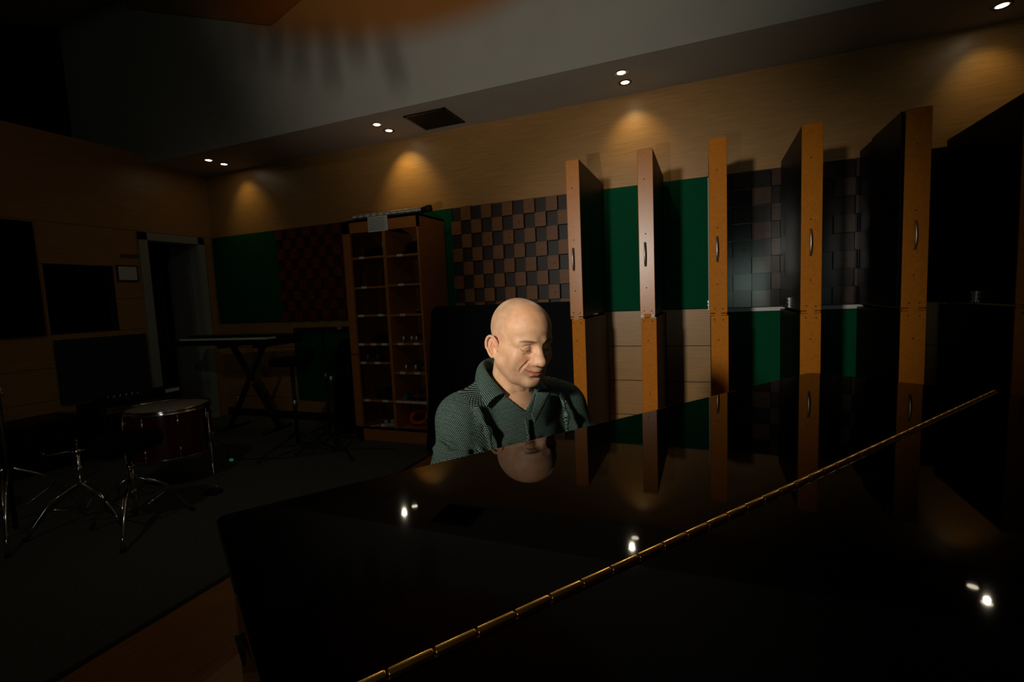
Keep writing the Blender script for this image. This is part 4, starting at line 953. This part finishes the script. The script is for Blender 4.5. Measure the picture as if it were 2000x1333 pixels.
# lashes and brow hairs
hair = mat('dark_brown_hair', (108, 80, 60), 0.6)
R = random.Random(7)
for s in (-1, 1):
    m = MB(); line = [(s*x, HF.surfy(s*x, z, -0.0004), z) for x, z in ((0.0205, -0.0058), (0.0260, -0.0080), (0.0340, -0.0088), (0.0430, -0.0070), (0.0495, -0.0030))]
    m.tube([tuple(H2P(p)[0]) for p in line], 0.0006, 6)
    for k in range(26):
        if k % 2: continue
        t = k/25*3.999; i = int(t); f = t-i; p = np.array(line[i])*(1-f)+np.array(line[i+1])*f
        tip = p+np.array((s*0.002*(k/25-0.3), 0.0022, -0.0034)); m.tube([tuple(H2P(p)[0]), tuple(H2P(tip)[0])], [0.00025, 0.00008], 4)
    m.build('eyelashes', MATS['ebony_key'], man)
    m = MB()
    for k in range(230):
        x = R.triangular(0.016, 0.058, 0.024); zc = 0.0190-0.30*max(x-0.040, 0)+0.06*(x-0.02)+R.gauss(0, 0.0015)
        p = np.array((s*x, HF.surfy(s*x, zc, 0.0003), zc)); x2 = x+R.uniform(0.003, 0.0055); z2 = zc+0.0012-0.10*max(x-0.034, 0)
        tip = np.array((s*x2, HF.surfy(s*x2, z2, -0.0006), z2))
        m.tube([tuple(H2P(p)[0]), tuple(H2P(tip)[0])], [0.00022, 0.00008], 3, cap=False)
    m.build('eyebrow', hair, man)
# ---- shirt
shirtm = bpy.data.materials.new('patterned_shirt'); shirtm.use_nodes = True; nt = shirtm.node_tree; b = nt.nodes['Principled BSDF']
at_ = nt.nodes.new('ShaderNodeAttribute'); at_.attribute_name = 'weave'
br = nt.nodes.new('ShaderNodeTexBrick'); br.offset = 0.5; br.inputs['Scale'].default_value = 1.0
br.inputs['Brick Width'].default_value = 0.0048; br.inputs['Row Height'].default_value = 0.0040; br.inputs['Mortar Size'].default_value = 0.0011; br.inputs['Mortar Smooth'].default_value = 0.2
br.inputs['Color1'].default_value = (*lin((128, 152, 138)), 1); br.inputs['Color2'].default_value = (*lin((108, 134, 120)), 1); br.inputs['Mortar'].default_value = (*lin((10, 19, 18)), 1)
nt.links.new(at_.outputs['Vector'], br.inputs['Vector']); nt.links.new(br.outputs['Color'], b.inputs['Base Color'])
b.inputs['Roughness'].default_value = 0.85; b.inputs['Specular IOR Level'].default_value = 0.2
def torso_uv(V): return np.stack([np.arctan2(V[:, 0], V[:, 1]+0.02)*0.17, V[:, 2], np.zeros(len(V))], 1)
def arm_uv(V, a, b_, r):
    a = np.array(a); b_ = np.array(b_); d = (b_-a)/np.linalg.norm(b_-a); q = V-a
    u = np.cross(d, (0, 1, 0.3)); u /= np.linalg.norm(u); v = np.cross(d, u)
    return np.stack([np.arctan2(q@u, q@v)*r, q@d, np.zeros(len(V))], 1)
def build_shirt():
    F = Field((-0.36, -0.22, 0.50), (0.36, 0.34, 1.13), 0.0036)
    E, Cp, Ch = F.ell, F.cap, F.chain
    E((0, -0.05, 0.60), (0.172, 0.135, 0.10), 0.04); E((0, -0.03, 0.74), (0.162, 0.125, 0.14), 0.07); E((0, 0.002, 0.90), (0.178, 0.118, 0.115), 0.07)
    Cp((-0.145, 0.005, 0.985), (0.145, 0.005, 0.985), 0.060, 0.060, 0.05); Cp((0, 0.0, 0.98), (0, 0.022, 1.060), 0.085, 0.070, 0.05)
    for s in (-1, 1):
        a, e, w_ = SH[s]
        Cp((s*0.05, 0.0, 1.040), (a[0], 0.008, 0.985), 0.040, 0.046, 0.04)
        Ch([a, tuple((np.array(a)+np.array(e))/2), e], [0.066, 0.064, 0.055], 0.035); Ch([e, w_], [0.053, 0.038], 0.02)
        # folds: out of the armhole, along the sleeve, down the chest
        for k in range(5):
            z = 0.955-0.045*k; Cp((s*(0.150-0.004*k), 0.105-0.004*k, z), (s*(0.090-0.012*k), 0.135, z-0.075), 0.006, 0.004, 0.02, sub=(k % 2 == 0))
        Ch([(s*0.150, 0.095, 1.010), (s*0.158, 0.112, 0.95), (s*0.165, 0.105, 0.88), (s*0.160, 0.085, 0.80)], 0.007, 0.018, sub=True)
        Ch([(s*0.135, 0.085, 1.020), (s*0.128, 0.118, 0.96), (s*0.120, 0.128, 0.88)], 0.005, 0.02)
        for k in range(6):
            t = 0.15+0.14*k; c = np.array(a)*(1-t)+np.array(e)*t
            Ch([tuple(c+np.array((s*0.064, -0.02, 0.014))), tuple(c+np.array((s*0.050, 0.046, -0.004))), tuple(c+np.array((-s*0.01, 0.066, -0.03)))], 0.0035, 0.014, sub=(k % 2 == 0))
        for k in range(4):
            t = 0.1+0.2*k; c = np.array(e)*(1-t)+np.array(w_)*t; Ch([tuple(c+np.array((s*0.05, 0, 0.01))), tuple(c+np.array((0, 0.01, 0.05)))], 0.004, 0.012, sub=True)
        Cp((s*0.048, 0.125, 0.90), (s*0.055, 0.118, 0.70), 0.006, 0.006, 0.03, sub=True)
    Ch([(0.012, 0.118, 0.975), (0.010, 0.127, 0.93), (0.008, 0.128, 0.84), (0.006, 0.118, 0.66)], 0.004, 0.004)   # placket
    Ch([(-0.011, 0.120, 0.965), (-0.010, 0.129, 0.92), (-0.010, 0.128, 0.80), (-0.010, 0.115, 0.66)], 0.0016, 0.002, sub=True)
    # neck opening and the open V
    Cp((0, 0.018, 1.035), (0, 0.040, 1.20), 0.060, 0.078, 0.006, sub=True)
    x, y, z = F.ax[0][:, None, None], F.ax[1][None, :, None], F.ax[2][None, None, :]
    wv = np.clip((z-0.990)/0.050, 0, 3)*0.052
    dv = np.maximum(np.maximum((np.abs(x+0.003)-wv)*0.72, 0.045-y), 0.985-z)
    F.d = np.maximum(F.d, -dv).astype(np.float32)
    return nets(F)
sV, sQ = build_shirt()
fc = sV[sQ].mean(1); cu = torso_uv(sV)[sQ]
for s in (-1, 1):
    a, e, w_ = SH[s]; ua = arm_uv(sV, a, e, 0.062)[sQ]; ub = arm_uv(sV, e, w_, 0.048)[sQ]
    fz = fc[:, 0]*s > abs(a[0])-(0.004 if s > 0 else 0.045)+0.10*np.clip(fc[:, 2]-0.97, -0.2, 0.1)
    cu[fz] = ua[fz]; ff = fz & (fc[:, 1] > 0.115) & (fc[:, 2] < 0.83); cu[ff] = ub[ff]
shirt = np_mesh('shirt', sV, sQ, shirtm, man, TPer)
at2 = shirt.data.attributes.new('weave', 'FLOAT_VECTOR', 'CORNER'); at2.data.foreach_set('vector', (cu+0.5).astype(np.float32).ravel())
shirt['label'] = 'dark green shirt with a pale dashed weave'
# collar: a band round the neck folding over into two open leaves
def collar():
    n, k = 81, 12
    st = [-1, -0.7, -0.35, 0, 0.35, 0.7, 1]
    fold = [(-0.050, 0.084, 1.036), (-0.065, 0.030, 1.084), (-0.050, -0.020, 1.116), (0.0, -0.042, 1.126), (0.050, -0.022, 1.124), (0.067, 0.030, 1.096), (0.050, 0.086, 1.046)]
    outr = [(-0.098, 0.088, 1.026), (-0.100, 0.030, 1.044), (-0.072, -0.040, 1.070), (0.0, -0.066, 1.078), (0.072, -0.038, 1.076), (0.104, 0.024, 1.050), (0.112, 0.084, 1.016)]
    fold = np.array(fold); outr = np.array(outr)
    def cub(A, t):
        i = int(np.clip(np.searchsorted(st, t)-1, 0, 5)); u = (t-st[i])/(st[i+1]-st[i])
        p0 = A[max(i-1, 0)]; p1 = A[i]; p2 = A[i+1]; p3 = A[min(i+2, 6)]
        return 0.5*(2*p1+(p2-p0)*u+(2*p0-5*p1+4*p2-p3)*u*u+(3*p1-p0-3*p2+p3)*u**3)
    V = []; W = []
    for i in range(n):
        s = -1+2*i/(n-1); f = cub(fold, s); o = cub(outr, s); b0 = f*np.array((0.93, 0.93, 1))+np.array((0, 0, -0.030+0.012*abs(s)**4))
        for j in range(k):
            t = j/(k-1)
            if t < 0.34: q = t/0.34; p = b0*(1-q)+f*q
            else:
                q = (t-0.34)/0.66; p = f*(1-q)+o*q; p = p+np.array((0, 0, 0.010*math.sin(q*PI)**0.8+0.001))
                h = math.hypot(p[0], p[1]-0.01); p[:2] += np.array((p[0], p[1]-0.01))/h*0.006*math.sin(q*PI)
            V.append(tuple(p)); W.append((s*0.24, t*0.085, 0))
    Q = np.array([(i*k+j, (i+1)*k+j, (i+1)*k+j+1, i*k+j+1) for i in range(n-1) for j in range(k-1)])
    return np.array(V), Q, np.array(W)+0.5
def facing():
    """inner edge of the open shirt front turned over towards the light"""
    V = []; W = []; n, k = 16, 6
    a0, a1 = np.array((-0.046, 0.092, 1.038)), np.array((-0.004, 0.1245, 0.990)); b0, b1 = np.array((-0.088, 0.104, 1.034)), np.array((-0.010, 0.130, 0.962))
    for i in range(n):
        t = i/(n-1); a = a0*(1-t)+a1*t; b_ = b0*(1-t)+b1*t
        for j in range(k):
            q = j/(k-1); p = a*(1-q)+b_*q; p = p+np.array((0, 0.006*math.sin(q*PI)*(1-t), 0)); V.append(tuple(p)); W.append((t*0.07, q*0.04, 0))
    Q = np.array([(i*k+j, (i+1)*k+j, (i+1)*k+j+1, i*k+j+1) for i in range(n-1) for j in range(k-1)])
    return np.array(V), Q, np.array(W)+0.5
V, Q, W = facing()
fo = np_mesh('placket_facing', V, Q, shirtm, shirt, TPer, {'weave': ('FLOAT_VECTOR', W)})
sf_ = fo.modifiers.new('solid', 'SOLIDIFY'); sf_.thickness = 0.0018
V, Q, W = collar()
co = np_mesh('collar', V, Q, shirtm, shirt, TPer, {'weave': ('FLOAT_VECTOR', W)})
so_ = co.modifiers.new('solid', 'SOLIDIFY'); so_.thickness = 0.0022; so_.offset = 1
# (placed in world space, so re-express under the parent chain)
for k in range(3):
    z = 0.905-0.085*k; MB().tube([(0.004, 0.131-0.004*k*k*0.4, z), (0.004, 0.1335-0.004*k*k*0.4, z)], 0.0052, 14).build('button', rubber, shirt)
def build_trousers():
    F = Field((-0.30, -0.24, 0.06), (0.30, 0.50, 0.70), 0.007)
    F.ell((0, -0.05, 0.565), (0.172, 0.132, 0.085), 0.03)
    for s in (-1, 1): F.chain([(s*0.09, -0.04, 0.555), (s*0.13, 0.36, 0.530), (s*0.12, 0.36, 0.11)], [0.086, 0.066, 0.054], 0.04)
    return nets(F)
V, Q = build_trousers(); np_mesh('trousers', V, Q, mat('dark_trousers', (22, 24, 30), 0.9), man, TPer)
for s in (-1, 1):
    F = Field((s*0.12-0.07, 0.28, 0.0), (s*0.12+0.07, 0.58, 0.14), 0.004)
    F.chain([(s*0.12, 0.345, 0.05), (s*0.125, 0.43, 0.045), (s*0.13, 0.52, 0.035)], [0.042, 0.044, 0.034], 0.02); F.cap((s*0.12, 0.36, 0.06), (s*0.12, 0.36, 0.11), 0.045, 0.042, 0.02)
    F.ell((s*0.12, 0.4, -0.03), (0.2, 0.3, 0.032), 0.002, sub=True)
    V, Q = nets(F); np_mesh('shoe', V, Q, rubber, man, TPer)
